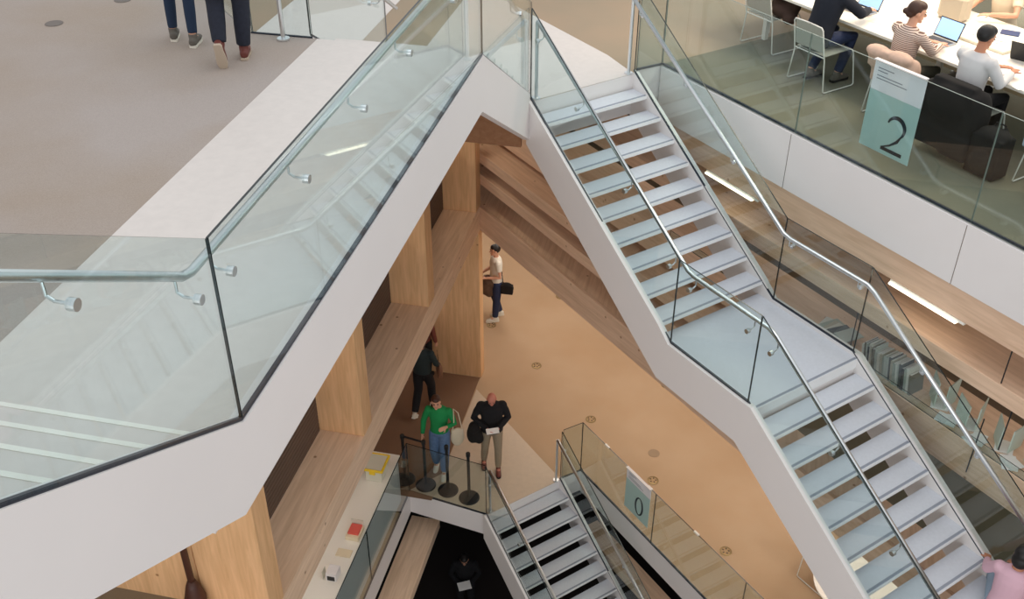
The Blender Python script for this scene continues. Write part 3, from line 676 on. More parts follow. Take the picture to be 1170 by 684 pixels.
slab_thing('table_box', 10.62, -7.28, (.34, .20, .30), .12, mat('beige_card', rgb(196, 180, 158), rough=.8), 'upright beige box standing between the two rows of readers', 'box')
slab_thing('cable_tray', 10.22, -6.55, (.62, .16, .035), .0, mat('ivory_plastic', rgb(228, 220, 202), rough=.5), 'ivory cable tray along the middle of the table', 'cable tray')
bm = bmesh.new(); lathe(bm, [(.03, 0), (.036, .004), (.036, .016), (.03, .02), (.012, .021)]); o = link('coaster', bm, mat('dusty_pink', rgb(206, 170, 158), rough=.6)); o.location = on_table(9.96, -6.60); tag(o, 'small round dusty pink disc right of the striped woman\'s laptop', 'disc')
bm = bmesh.new(); pts = [(.25 * sin(k * .5) * (1 - k / 40), .10 * cos(k * .73), .006 + .004 * (k % 3)) for k in range(22)]
tube(bm, pts, .006, 6); o = link('power_cable', bm, WHITE, smooth=True); o.location = on_table(10.45, -6.72); o.rotation_euler = (0, 0, rotA); tag(o, 'tangled white cable in the middle of the study table', 'cable')

# ------------------------------------------------------------------ books and leaflets on the gallery shelf
BZ = 5.3005
bc = [rgb(222, 222, 214), rgb(198, 206, 198), rgb(92, 96, 96), rgb(222, 220, 208), rgb(170, 180, 170), rgb(120, 116, 104), rgb(196, 204, 198), rgb(60, 64, 66), rgb(190, 184, 166)]
bmats = [mat('book_cover_%d' % i, c, rough=.6) for i, c in enumerate(bc)]
t = -5.72; cols = ['white', 'grey green', 'charcoal', 'ivory', 'sage', 'brown grey', 'pale green', 'black', 'khaki']
for i in range(24):
    th_ = random.uniform(.014, .036); h = random.uniform(.24, .31); w_ = random.uniform(.18, .23); ci = (i * 5 + (i // 3)) % 9
    e = empty('book', V3(A(8.34, t + th_ / 2), BZ), rotA, 'slim book standing in the row on the spruce shelf beside the stair landing', 'book', 'books standing in the row on the gallery shelf')
    lean = radians(-9)
    M = Matrix.Rotation(lean, 4, 'Y')
    def bx(c, s): 
        return [M @ Vector((c[0] + sx * s[0] / 2, c[1] + sy * s[1] / 2, c[2] + sz * s[2] / 2)) for sz in (-1, 1) for sx, sy in ((-1, -1), (1, -1), (1, 1), (-1, 1))]
    bm = bmesh.new(); hexa(bm, bx((0, 0, h / 2), (th_, w_, h))); link('cover', bm, bmats[ci], e)
    bm = bmesh.new(); hexa(bm, bx((0, .004, h / 2 + .003), (th_ * .7, w_ * .93, h))); link('pages', bm, SHEET, e)
    t += th_ + .0045
for i in range(7):
    e = empty('magazine', V3(A(8.45 + random.uniform(-.04, .04), -6.42 + i * .055), BZ + i * .012), rotA + random.uniform(-.3, .3), 'thin magazine in the slanting fan further up the gallery shelf', 'magazine', 'fanned magazines on the gallery shelf')
    bm = bmesh.new(); box(bm, (0, 0, .006), (.20, .27, .010), 0, rx=0); link('cover', bm, bmats[(i * 4) % 9], e)
PGREEN = mat('pale_green_card', rgb(206, 218, 206), rough=.6)
for i, (t, p, r_, h) in enumerate(((-4.78, 8.42, .5, .32), (-4.40, 8.40, .7, .30), (-3.98, 8.42, .4, .30), (-3.58, 8.40, .6, .30))):
    e = empty('display_folder', V3(A(p, t), BZ), rotA + r_, ['large pale green display folder standing open right beside the row of books', 'pale green display folder second from the books', 'pale green display folder behind the two thin rods', 'pale green display folder nearest the girl'][i], 'display folder', 'display folders on the gallery shelf')
    bm = bmesh.new(); box(bm, (-.09, 0, h / 2), (.012, .24, h), .35); link('front_board', bm, PGREEN, e)
    bm = bmesh.new(); box(bm, (.09, 0, h / 2), (.012, .24, h), -.35); link('rear_board', bm, PGREEN, e)
    bm = bmesh.new(); box(bm, (0, -.02, .01), (.18, .2, .018), .1); link('leaflets', bm, SHEET, e)
for i, (t, p) in enumerate(((-4.56, 8.25), (-4.2, 8.24), (-3.8, 8.24))):
    bm = bmesh.new(); box(bm, (0, 0, .01), (.21, .15, .018), .3 + i); box(bm, (.02, .02, .024), (.2, .14, .008), .9 + i); o = link('leaflet_stack', bm, SHEET); o.location = V3(A(p, t), BZ); o.rotation_euler = (0, 0, rotA)
    tag(o, ['small stack of leaflets in front of the first and second display folders', 'small stack of leaflets left of the two thin rods', 'small stack of leaflets right of the two thin rods'][i], 'leaflets')
bm = bmesh.new(); vpane(bm, A(8.15, -9.0), A(8.15, -.5), 5.302, 5.40, 5.302, 5.40, nA, .010); o = link('glass_lip', bm, [GLASS, GEDGE]); tag(o, 'low greenish glass lip along the front of the book shelf', 'glass lip')

# ------------------------------------------------------------------ ground floor furniture
e = empty('service_counter', V3(B(4.62, 8.5), Z0), 0, 'long narrow white counter behind the green glass on the ground floor', 'counter'); T = L(e)
bm = bmesh.new(); prism(bm, barB(4.39, 4.86, 5, 11.62), .96, 1.0, T); bevel(link('worktop', bm, TABLET, e), .004, 1)
bm = bmesh.new(); prism(bm, barB(4.42, 4.84, 5.02, 11.60), .002, .958, T); link('body', bm, WHITE, e)
CZ = 1.0005
e = empty('storage_box', V3(B(4.60, 11.12), CZ), rotB, 'clear plastic box with a yellow-rimmed lid on the far end of the counter', 'box')
CLEAR = mat('frosted_plastic', rgb(212, 208, 190), rough=.35); YEL = mat('yellow_plastic', rgb(232, 196, 30), rough=.4)
bm = bmesh.new(); box(bm, (0, 0, .12), (.34, .27, .23)); bevel(link('body', bm, CLEAR, e), .02, 2)
bm = bmesh.new()
for c, s in (((0, .15, .25), (.40, .035, .04)), ((0, -.15, .25), (.40, .035, .04)), ((.185, 0, .25), (.035, .30, .04)), ((-.185, 0, .25), (.035, .30, .04))): box(bm, c, s)
bevel(link('lid_rim', bm, YEL, e), .008, 1)
bm = bmesh.new(); box(bm, (0, 0, .258), (.335, .265, .012)); link('lid_window', bm, CLEAR, e)
for s in (-1, 1):
    bm = bmesh.new(); box(bm, (s * .20, 0, .22), (.02, .09, .07)); link('latch', bm, YEL, e)
RED = mat('coral_card', rgb(224, 96, 84), rough=.6)
e = empty('leaflet_holder', V3(B(4.52, 9.86), CZ), rotB, 'small tray of coral red leaflets on the counter', 'leaflet holder')
bm = bmesh.new(); box(bm, (0, 0, .035), (.26, .20, .07)); link('tray', bm, mat('cream_card', rgb(232, 216, 184), rough=.6), e)
bm = bmesh.new(); box(bm, (.02, 0, .085), (.19, .16, .03)); link('leaflets', bm, RED, e)
bm = bmesh.new(); box(bm, (.135, 0, .10), (.012, .18, .14)); link('back_board', bm, CLEAR, e)
bm = bmesh.new(); box(bm, (0, 0, .008), (.14, .22, .014)); o = link('card_stack', bm, MATS['cream_card']); o.location = V3(B(4.55, 9.48), CZ); o.rotation_euler = (0, 0, rotB); tag(o, 'flat stack of cream cards on the counter before the coral leaflets', 'cards')
e = empty('card_reader', V3(B(4.55, 9.05), CZ), rotB, 'white box with a black opening at the near end of the counter', 'box')
bm = bmesh.new(); box(bm, (0, 0, .07), (.18, .15, .14)); link('body', bm, WHITE, e)
bm = bmesh.new(); box(bm, (-.092, 0, .055), (.006, .11, .08)); link('opening', bm, BLACK, e)
bm = bmesh.new(); box(bm, (-.02, .13, .07), (.12, .006, .14)); link('side_sheet', bm, CLEAR, e)
# queue posts
for i, ((x, y), nm) in enumerate((((-1.80, 12.76), 'black queue post farthest left, in the glass corner'), ((-1.44, 12.62), 'black queue post second from the left'),
                                  ((-1.06, 12.50), 'black queue post third from the left'), ((-.70, 12.33), 'black queue post nearest the stair newel'))):
    e = empty('queue_post', (x, y, .007), -.38, nm, 'queue post', 'black queue posts')
    bm = bmesh.new(); lathe(bm, [(.172, 0), (.172, .012), (.15, .024), (.05, .034), (.03, .04)], n=32); link('base', bm, BLACK, e)
    bm = bmesh.new(); tube(bm, [(0, 0, .035), (0, 0, .93)], .026, 14); link('pole', bm, BLACK, e)
    bm = bmesh.new(); lathe(bm, [(.034, .9305), (.036, .95), (.036, 1.0), (.025, 1.012)], n=18); link('cap', bm, BLACK, e)
    if i < 1:
        bm = bmesh.new(); box(bm, (.20, 0, .975), (.33, .004, .045)); link('belt', bm, BLACK, e)
# round table and chair at the bottom
e = empty('round_table', V3((4.96, 9.93), .001), 0, 'white round table partly hidden by the large stair at the bottom', 'table')
bm = bmesh.new(); lathe(bm, [(.60, .715), (.615, .72), (.615, .74), (.60, .745)], n=48); link('tabletop', bm, TABLET, e)
bm = bmesh.new(); lathe(bm, [(.28, 0), (.28, .012), (.04, .03), (.035, .712)], n=32); link('pedestal', bm, WIRE, e)
wire_chair((4.62, 10.86, .001), 3.75, 'pale wire chair pushed up to the round white table', 'chair at the round table')

# ------------------------------------------------------------------ people
def loft(bm, secs, xd=Vector((1, 0, 0)), n=18):
    """secs: (centre, rx, ry); rings perpendicular to the path, x axis near xd"""
    rings = []; C_ = [Vector(s[0]) for s in secs]
    for i, (c, rx, ry) in enumerate(secs):
        c = Vector(c); d = (C_[min(i + 1, len(C_) - 1)] - C_[max(0, i - 1)]).normalized()
        y = d.cross(xd).normalized(); x = y.cross(d).normalized()
        rings.append([bm.verts.new(c + x * rx * cos(2 * pi * k / n) + y * ry * sin(2 * pi * k / n)) for k in range(n)])
    for a, b in zip(rings, rings[1:]):
        for k in range(n): bm.faces.new((a[k], a[(k + 1) % n], b[(k + 1) % n], b[k]))
    bm.faces.new(rings[0][::-1]); bm.faces.new(rings[-1])
def fuse(o, vox, it=4, f=.5):
    r = o.modifiers.new('fuse', 'REMESH'); r.mode = 'VOXEL'; r.voxel_size = vox; r.use_smooth_shade = True
    s = o.modifiers.new('soften', 'SMOOTH'); s.factor = f; s.iterations = it; return o
def hand(bm, w, d, pn, side, curl):
    """palm, four unequal fingers and a thumb; w wrist, d direction, pn palm normal"""
    d = d.normalized(); sd = d.cross(pn).normalized() * side; pn = sd.cross(d).normalized() * side
    loft(bm, [(w - d * .01, .024, .018), (w + d * .03, .034, .015), (w + d * .075, .038, .013), (w + d * .088, .034, .010)], xd=sd)
    for k, (o, l) in enumerate(((-.028, .062), (-.009, .074), (.010, .070), (.028, .054))):
        b = w + d * .083 + sd * o; a = curl * (1 + .15 * k)
        d1 = (d * cos(a * .5) + pn * sin(a * .5)); d2 = (d * cos(a * 1.2) + pn * sin(a * 1.2))
        tube(bm, [b - d * .012, b + d1 * l * .5, b + d1 * l * .5 + d2 * l * .5], [.0088, .0082, .0066], 8)
    t = w + d * .028 - sd * .028
    tube(bm, [t, t + (d * .6 - sd * .75 + pn * .2) * .038, t + (d * .6 - sd * .75 + pn * .2) * .038 + (d * .9 - sd * .15 + pn * .3) * .030], [.0115, .0098, .0078], 8)
def person(loc, yaw, label, J, C, scale=1.0, hair='short', head=(0, 0), faces=True):
    """J joints; C colours: skin, hair, top, bottom, shoe, sole, sleeve ('long'/'short'), leg width"""
    e = empty('person', loc, yaw, label, 'person'); s = scale
    Q = {k: Vector(v) * s for k, v in J.items() if k != 'curl'}
    neck, hd = Q['neck'], Q['head']; pel = Q['pel']; che = (neck * .72 + pel * .28) ; wai = neck * .32 + pel * .68
    H = Matrix.Rotation(head[0], 3, 'Z') @ Matrix.Rotation(-head[1], 3, 'X')
    bm = bmesh.new(); X = Vector((1, 0, 0))
    shd = (Q['shR'] - Q['shL']).normalized(); fw = Vector((0, 0, 1)).cross(shd) * 1.0; fw = Vector((-shd.y, shd.x, 0)).normalized()
    loft(bm, [(pel - Vector((0, 0, .06 * s)), .13 * s, .10 * s), (pel, .145 * s, .105 * s), (wai, .12 * s, .09 * s), (che, .145 * s, .10 * s), ((che + neck) / 2 + Vector((0, 0, .01)), .15 * s, .085 * s), (neck, .06 * s, .055 * s)], xd=shd)
    up = (hd - neck).normalized()
    loft(bm, [(neck - up * .04, .062 * s, .058 * s), (neck + up * .03, .050 * s, .052 * s), (hd - up * .05 * s, .050 * s, .055 * s)], xd=shd)
    def hp(x, y, z): return hd + H @ Vector((x, y, z)) * s
    M4 = H
    def he(c, r): ell(bm, hp(*c), [q * s for q in r], 20, 14, M=H)
    he((0, -.005, .02), (.074, .092, .095)); he((0, .028, -.045), (.055, .062, .062)); he((0, .075, -.085), (.026, .022, .020))
    he((0, .098, -.012), (.011, .020, .022)); he((.076, .0, -.01), (.010, .020, .030)); he((-.076, .0, -.01), (.010, .020, .030))
    for q in ('L', 'R'):
        sg = -1 if q == 'L' else 1
        sh, el, wr = Q['sh' + q], Q['el' + q], Q['wr' + q]
        ell(bm, sh - Vector((0, 0, .012 * s)), (.056 * s, .052 * s, .052 * s)); tube(bm, [che * .55 + sh * .45, sh - Vector((0, 0, .008)), sh * .6 + el * .4, el, el * .6 + wr * .4, wr], [.052 * s, .050 * s, .043 * s, .035 * s, .035 * s, .024 * s], 12)
        hdn = J.get('hd' + q); hdn = Vector(hdn) if hdn else (wr - el)
        pn = J.get('pn' + q, (-sg * .8, .3, -.3)); hand(bm, wr, hdn, Vector(pn), sg, J.get('curl', .5))
        hi, kn, an = Q['hi' + q], Q['kn' + q], Q['an' + q]
        tube(bm, [hi + Vector((0, 0, .05)), hi, hi * .5 + kn * .5, kn, kn * .6 + an * .4, an], [.07 * s, .082 * s, .068 * s, .052 * s, .052 * s, .036 * s], 12)
        ell(bm, an - Vector((0, 0, .035)) * s + Vector(J.get('ft' + q, (0, 1, 0))).normalized() * .05 * s, (.035 * s, .045 * s, .03 * s))
    o = fuse(link('body', bm, C['skin'], e, smooth=True), .0075 if faces else .010, 3)
    # top
    bm = bmesh.new(); w_ = C.get('bulk', 1.0)
    hem = pel - Vector((0, 0, C.get('hem', .05) * s))
    loft(bm, [(hem, .165 * s * w_, .130 * s * w_), (pel + Vector((0, 0, .03)), .162 * s * w_, .128 * s * w_), (wai, .150 * s * w_, .118 * s * w_), (che, .172 * s * w_, .125 * s * w_), ((che + neck) / 2 + Vector((0, 0, .015)), .175 * s * w_, .108 * s * w_), (neck + up * .005, .075 * s, .070 * s)], xd=shd)
    for q in ('L', 'R'):
        sh, el, wr = Q['sh' + q], Q['el' + q], Q['wr' + q]
        ell(bm, sh * .92 + che * .08 - Vector((0, 0, .01 * s)), (.076 * s * w_, .072 * s * w_, .068 * s * w_))
        if C.get('sleeve', 'long') == 'long': tube(bm, [che * .5 + sh * .5, sh - Vector((0, 0, .008)), sh * .5 + el * .5, el, el * .5 + wr * .5, wr * .9 + el * .1], [.066 * s * w_, .066 * s * w_, .058 * s * w_, .053 * s * w_, .047 * s * w_, .038 * s * w_], 12)
        else: tube(bm, [che * .3 + sh * .7, sh, sh * .45 + el * .55], [.066 * s, .065 * s, .062 * s], 12)
    fuse(link('top', bm, C['top'], e, smooth=True), .012, 5)
    # trousers
    bm = bmesh.new(); lw = C.get('leg', 1.0)
    loft(bm, [(pel + Vector((0, 0, .06 * s)), .142 * s, .112 * s), (pel, .158 * s, .122 * s), (pel - Vector((0, 0, .07 * s)), .150 * s, .120 * s)], xd=shd)
    for q in ('L', 'R'):
        hi, kn, an = Q['hi' + q], Q['kn' + q], Q['an' + q]
        tube(bm, [hi + Vector((0, 0, .04)), hi, hi * .5 + kn * .5, kn, kn * .5 + an * .5, an + (kn - an).normalized() * .02], [.088 * s, .098 * s, .084 * s * (lw + 1) / 2, .066 * s * lw, .062 * s * lw, .052 * s * lw], 14)
    fuse(link('trousers', bm, C['bottom'], e, smooth=True), .012, 4)
    # shoes
    for q in ('L', 'R'):
        an = Q['an' + q]; fd = Vector(J.get('ft' + q, (0, 1, 0))).normalized(); dn = Vector((1, 0, 0)).cross(fd).normalized() * -1
        if dn.z > 0: dn = -dn
        if abs(fd.z) > .95: dn = Vector((0, -1, 0))
        a0 = an + dn * .05 * s
        bm = bmesh.new()
        loft(bm, [(a0 - fd * .075 * s, .028 * s, .030 * s), (a0 - fd * .045 * s, .038 * s, .045 * s), (a0 + fd * .03 * s, .042 * s, .045 * s), (a0 + fd * .10 * s + dn * .008, .046 * s, .032 * s), (a0 + fd * .16 * s + dn * .012, .040 * s, .024 * s), (a0 + fd * .185 * s + dn * .014, .022 * s, .014 * s)], xd=X)
        tube(bm, [a0, an - dn * .02 * s], [.042 * s, .044 * s], 12)
        sh_ = fuse(link('shoe', bm, C['shoe'], e, smooth=True), .008, 2)
        bm = bmesh.new(); b0 = a0 + dn * .036 * s
        outl = [(-.078, .026), (-.06, .036), (.0, .036), (.07, .044), (.13, .045), (.175, .034), (.192, .014)]
        ring = [b0 + fd * y * s + X * x * s for y, x in outl] + [b0 + fd * y * s - X * x * s for y, x in outl[::-1]]
        lo = [bm.verts.new(p + dn * .014 * s) for p in ring]; hi_ = [bm.verts.new(p - dn * .010 * s) for p in ring]
        bm.faces.new(lo); bm.faces.new(hi_[::-1])
        for i in range(len(ring)): bm.faces.new((lo[i], lo[(i + 1) % len(ring)], hi_[(i + 1) % len(ring)], hi_[i]))
        link('sole', bm, C['sole'], sh_)
    # hair and face
    if hair != 'bald':
        bm = bmesh.new()
        def hh(c, r, cut=None): ell(bm, hp(*c), [q * s for q in r], 22, 16, M=H, cut=cut)
        hh((0, -.026, .032), (.084, .090, .093)); hh((0, .012, .072), (.068, .070, .052))
        if hair in ('bob', 'long'):
            hh((0, -.045, -.03), (.088, .062, .10))
        if hair == 'long': hh((0, -.065, -.13), (.088, .05, .13))
        if hair == 'bun': hh((0, -.115, -.02), (.035, .035, .035)); hh((0, -.06, -.03), (.065, .05, .05))
        if hair == 'pony': hh((0, -.11, .0), (.03, .04, .03)); hh((0, -.12, -.08), (.028, .03, .09))
        fuse(link('hair', bm, C['hair'], e, smooth=True), .009, 3)
    if faces:
        for sx in (-.030, .030):
            bm = bmesh.new(); ell(bm, hp(sx, .083, .008), (.010 * s, .006 * s, .007 * s), 10, 8, M=H); link('eye', bm, mat('dark_iris', rgb(40, 30, 26), rough=.3), e, smooth=True)
            bm = bmesh.new(); ell(bm, hp(sx, .085, .030), (.017 * s, .005 * s, .004 * s), 10, 6, M=H); link('eyebrow', bm, C['hair'], e, smooth=True)
        bm = bmesh.new(); ell(bm, hp(0, .089, -.052), (.021 * s, .006 * s, .006 * s), 10, 6, M=H); link('mouth', bm, mat('lips', rgb(176, 96, 88), rough=.5), e, smooth=True)
    return e
def J(**k):
    d = dict(pel=(0, 0, .95), neck=(0, 0, 1.47), head=(0, .02, 1.615), shL=(-.185, 0, 1.405), shR=(.185, 0, 1.405), elL=(-.25, -.03, 1.13), elR=(.25, -.03, 1.13), wrL=(-.25, .06, .88), wrR=(.25, .06, .88),
             hiL=(-.09, 0, .90), hiR=(.09, 0, .90), knL=(-.10, .02, .50), knR=(.10, .02, .50), anL=(-.10, -.02, .10), anR=(.10, -.02, .10))
    d.update(k); return d
def SJ(lean=.10, **k):
    d = dict(pel=(0, 0, .55), neck=(0, lean * .8, 1.06), head=(0, lean + .03, 1.205), shL=(-.185, lean * .75, 1.0), shR=(.185, lean * .75, 1.0), elL=(-.25, .20, .82), elR=(.25, .20, .82), wrL=(-.13, .42, .815), wrR=(.13, .42, .815),
             hiL=(-.09, .03, .53), hiR=(.09, .03, .53), knL=(-.11, .44, .53), knR=(.11, .44, .53), anL=(-.11, .40, .10), anR=(.11, .40, .10), pnL=(0, 0, -1), pnR=(0, 0, -1), curl=.4)
    d.update(k); return d
NAVY = mat('navy_jumper', rgb(22, 26, 38), rough=.9); BLK = mat('black_jumper', rgb(17, 17, 21), rough=.9); DEN = mat('dark_denim', rgb(34, 46, 78), rough=.85, noise=(40, .15))
DENL = mat('mid_denim', rgb(96, 122, 160), rough=.85, noise=(25, .12)); KHA = mat('khaki_twill', rgb(150, 134, 112), rough=.85, noise=(20, .05)); GRN = mat('bright_green_knit', rgb(22, 138, 74), rough=.85)
WSH = mat('white_cotton', rgb(226, 220, 206), rough=.85); HB = mat('black_hair', rgb(20, 16, 16), rough=.5); HBR = mat('brown_hair', rgb(66, 38, 26), rough=.5)
MAR = mat('maroon_leather', rgb(110, 52, 44), rough=.5); GRY = mat('grey_suede', rgb(104, 98, 90), rough=.8); SOLE = mat('white_sole', rgb(232, 226, 212), rough=.6); CREAMS = mat('cream_linen', rgb(222, 206, 180), rough=.85)
STR = stripes('striped_jersey', rgb(226, 206, 192), rgb(120, 92, 84), 17)
WBL = mat('white_blouse', rgb(206, 204, 204), rough=.85); DKG = mat('dark_teal_jacket', rgb(26, 40, 42), rough=.8); GREYH = mat('grey_stubble', rgb(150, 120, 106), rough=.7)
# man in black, ground floor
person((-.33, 13.06, .006), pi + .05, 'bald man in a black jumper and khaki trousers looking down at a leaflet', 
       J(head=(0, .09, 1.60), neck=(0, .02, 1.46), elL=(-.27, .02, 1.15), wrL=(-.08, .28, 1.10), elR=(.30, .0, 1.14), wrR=(.06, .27, 1.08), anL=(-.10, .10, .10), knL=(-.10, .10, .50), anR=(.14, -.10, .10), knR=(.12, .04, .50), pnL=(0, 0, 1), pnR=(0, 0, 1), hdL=(.6, .5, 0), hdR=(-.6, .5, 0)),
       dict(skin=mat('ruddy_skin', rgb(206, 132, 112), rough=.55), hair=GREYH, top=BLK, bottom=KHA, shoe=MAR, sole=BLK, bulk=1.16, hem=.08), 1.0, 'bald', (0, .55))
bm = bmesh.new(); box(bm, (0, 0, 0), (.21, .11, .006), .1); o = link('leaflet', bm, SHEET); o.location = (-.31, 12.72, 1.135); o.rotation_euler = (.25, 0, .1); tag(o, 'white leaflet in the hands of the bald man in black', 'leaflet')
soft('coat', (-.62, 12.93, .90), 0, [('e', (0, 0, .13), (.10, .12, .10)), ('e', (.02, .0, -.02), (.12, .10, .17)), ('e', (-.03, -.02, .0), (.10, .08, .2)), ('e', (.08, .0, -.12), (.08, .08, .1))], COATB, 'black coat folded over the arm of the bald man', 'coat')
# woman in green
person((-1.20, 12.98, .006), pi - .15, 'woman in a bright green top and blue jeans beside the queue posts',
       J(head=(.03, .04, 1.60), elR=(.27, .0, 1.13), wrR=(.28, .10, .88), elL=(-.27, .02, 1.15), wrL=(-.16, .20, 1.20), anL=(-.08, .10, .10), anR=(.10, -.10, .10), knL=(-.09, .10, .5)),
       dict(skin=SKIN, hair=HBR, top=GRN, bottom=DENL, shoe=WSH, sole=SOLE, leg=1.35, hem=.0), .97, 'long', (.25, .1))
e = empty('tote_bag', (-.90, 12.93, .70), .25, 'cream cloth tote bag hanging from the shoulder of the woman in green', 'bag')
bm = bmesh.new(); ell(bm, (0, 0, .12), (.12, .045, .20), 18, 12); box(bm, (0, 0, .16), (.21, .05, .26)); fuse(link('bag_body', bm, CREAMS, e, smooth=True), .012, 6)
bm = bmesh.new(); tube(bm, [(-.08, 0, .28), (-.06, -.04, .50), (-.05, .02, .72), (.03, .04, .60), (.08, 0, .28)], .009, 8); link('strap', bm, CREAMS, e)
# woman walking away, dark jacket
person((-1.60, 14.55, .001), -.25, 'person in a dark jacket and black trousers walking under the left gallery',
       J(anL=(-.10, -.26, .13), knL=(-.10, .0, .50), anR=(.10, .18, .10), knR=(.10, .16, .52), elL=(-.26, -.12, 1.15), wrL=(-.28, -.10, .90), elR=(.26, .04, 1.14), wrR=(.26, .22, .98), ftL=(0, .8, -.5)),
       dict(skin=SKIN2, hair=HBR, top=DKG, bottom=BLK, shoe=WSH, sole=SOLE, leg=1.25, hem=.0, bulk=1.05), .97, 'bob', (.2, .0))
soft('shoulder_bag', (-1.30, 14.62, .85), .2, [('e', (0, 0, .05), (.06, .13, .13)), ('b', (0, 0, .02), (.08, .22, .16)), ('t', [(0, -.1, .12), (-.03, 0, .5), (0, .1, .12)], .012)], mat('tan_leather', rgb(120, 82, 60), rough=.6), 'brown shoulder bag carried by the person in the dark jacket', 'bag', .012, 4)
person((-1.66, 15.55, .001), -.4, 'person with reddish hair mostly hidden behind the spruce column', J(), dict(skin=SKIN, hair=mat('reddish_hair', rgb(120, 66, 46), rough=.5), top=mat('rust_top', rgb(120, 62, 50), rough=.85), bottom=BLK, shoe=BLK, sole=BLK), .95, 'long', (0, 0))
# man in white tee
person((-.32, 17.46, .001), pi / 2 + .25, 'dark-haired person in a white T-shirt standing by the tall spruce column',
       J(elL=(-.25, -.02, 1.13), wrL=(-.18, .24, 1.12), elR=(.25, -.03, 1.12), wrR=(.20, .22, 1.02), anL=(-.09, .05, .10), anR=(.10, -.10, .10), pnL=(0, 0, 1)),
       dict(skin=SKIN, hair=HB, top=WSH, bottom=DEN, shoe=WSH, sole=SOLE, sleeve='short', leg=1.15, hem=.02), 1.03, 'short', (0, .1))
soft('jacket', (-.50, 17.42, .82), 0, [('e', (0, 0, .16), (.13, .14, .10)), ('e', (-.03, .0, .0), (.12, .12, .20)), ('e', (.04, -.02, -.08), (.11, .1, .16)), ('e', (.1, 0, .1), (.1, .12, .12))], mat('brown_grey_jacket', rgb(92, 72, 58), rough=.9, noise=(8, .2)), 'brown jacket over the forearm of the person in the white T-shirt', 'jacket')
soft('shoulder_bag', (-.10, 17.30, .78), -.2, [('b', (0, 0, .06), (.24, .11, .20)), ('e', (0, 0, .10), (.14, .06, .12)), ('t', [(-.08, 0, .16), (-.12, .06, .42), (-.16, .12, .66)], .013)], COATB, 'black shoulder bag behind the person in the white T-shirt', 'bag', .012, 4)
# visitor in the basement
person((-.86, 13.05, ZB), pi, 'person in dark clothes holding a white sheet in the dark basement',
       J(head=(0, .08, 1.60), wrL=(-.08, .28, 1.12), wrR=(.08, .28, 1.12), elL=(-.26, .02, 1.16), elR=(.26, .02, 1.16), pnL=(0, 0, 1), pnR=(0, 0, 1), hdL=(.5, .5, 0), hdR=(-.5, .5, 0)), dict(skin=SKIN, hair=HB, top=BLK, bottom=BLK, shoe=BLK, sole=BLK, bulk=1.1), 1.0, 'short', (0, .5))
bm = bmesh.new(); box(bm, (0, 0, 0), (.24, .17, .006), 0); o = link('sheet_of_paper', bm, SHEET); o.location = (-.86, 12.72, ZB + 1.17); o.rotation_euler = (.2, 0, .3); tag(o, 'white sheet held by the person in the dark basement', 'paper')
# walkers on the half level
person(V3((-3.06, 9.36), ZM + .002), -.10, 'walking person at the top edge in slim navy trousers and grey trainers',
       J(anL=(-.13, .05, .10), anR=(.12, -.09, .10), knL=(-.11, .06, .5), knR=(.10, .0, .5), ftL=(-.3, 1, 0), ftR=(-.1, 1, 0)), dict(skin=SKIN, hair=HBR, top=GRY, bottom=mat('slim_navy', rgb(30, 48, 74), rough=.85), shoe=GRY, sole=SOLE, leg=.88), .97, 'pony', (0, 0))
person(V3((-2.49, 8.86), ZM + .002), .12, 'walking person at the top edge in loose dark jeans and maroon shoes',
       J(anL=(-.09, -.10, .20), knL=(-.10, .06, .52), anR=(.08, .10, .10), knR=(.11, .10, .5), ftL=(.05, .35, -1), ftR=(0, 1, 0)), dict(skin=SKIN2, hair=HB, top=NAVY, bottom=mat('loose_dark_jeans', rgb(34, 38, 52), rough=.85, noise=(30, .15)), shoe=MAR, sole=mat('worn_tan_sole', rgb(196, 178, 158), rough=.7), leg=1.18), 1.02, 'short', (0, 0))
# readers at the study table
F2 = Z2 + .007
person(V3(A(9.22, -8.02), F2), rotA, 'person in a navy jumper and jeans leaning over the study table at the top',
       SJ(.22, anL=(-.11, .12, .10), anR=(.13, .30, .10), knL=(-.13, .42, .53), knR=(.16, .42, .53), elR=(.30, .32, .84), wrR=(.20, .56, .82), wrL=(-.12, .54, .82), elL=(-.28, .3, .84)), dict(skin=SKIN, hair=HB, top=NAVY, bottom=DEN, shoe=GRY, sole=BLK, bulk=1.12, hem=.08), 1.03, 'short', (-.2, .4))
person(V3(A(9.24, -6.84), F2), rotA - .15, 'woman with a low brown bun in a striped top typing at her laptop',
       SJ(.06, elR=(.25, .18, .83), wrR=(.12, .42, .83), elL=(-.22, .2, .84), wrL=(-.02, .40, .83), anL=(-.3, .05, .10), knL=(-.2, .36, .52)), dict(skin=SKIN, hair=HBR, top=STR, bottom=mat('olive_trousers', rgb(62, 62, 52), rough=.85), shoe=GRY, sole=SOLE, hem=.06), .99, 'bun', (-.55, .25))
person(V3(A(9.22, -5.95), F2), rotA - .1, 'short-haired person in a white blouse reading a sheet at the right of the table',
       SJ(.04, elR=(.28, .10, .80), wrR=(.16, .40, .83), elL=(-.25, .18, .82), wrL=(-.02, .42, .83)), dict(skin=SKIN2, hair=HB, top=WBL, bottom=BLK, shoe=BLK, sole=BLK, hem=.02, bulk=1.06), 1.0, 'short', (-.15, .35))
person(V3(A(11.30, -7.05), F2), rotA + pi - .1, 'person in a cream shirt on the far side of the study table',
       SJ(.12, elR=(.28, .22, .84), wrR=(.14, .48, .85), elL=(-.28, .2, .84), wrL=(-.12, .42, .84)), dict(skin=SKIN, hair=HBR, top=CREAMS, bottom=KHA, shoe=GRY, sole=BLK, sleeve='short', hem=.05, bulk=1.05), 1.0, 'short', (0, .4))
wire_chair(V3(A(11.42, -7.05), F2), rotA + pi, 'wire chair under the person in the cream shirt', 'wire chairs on the far side')
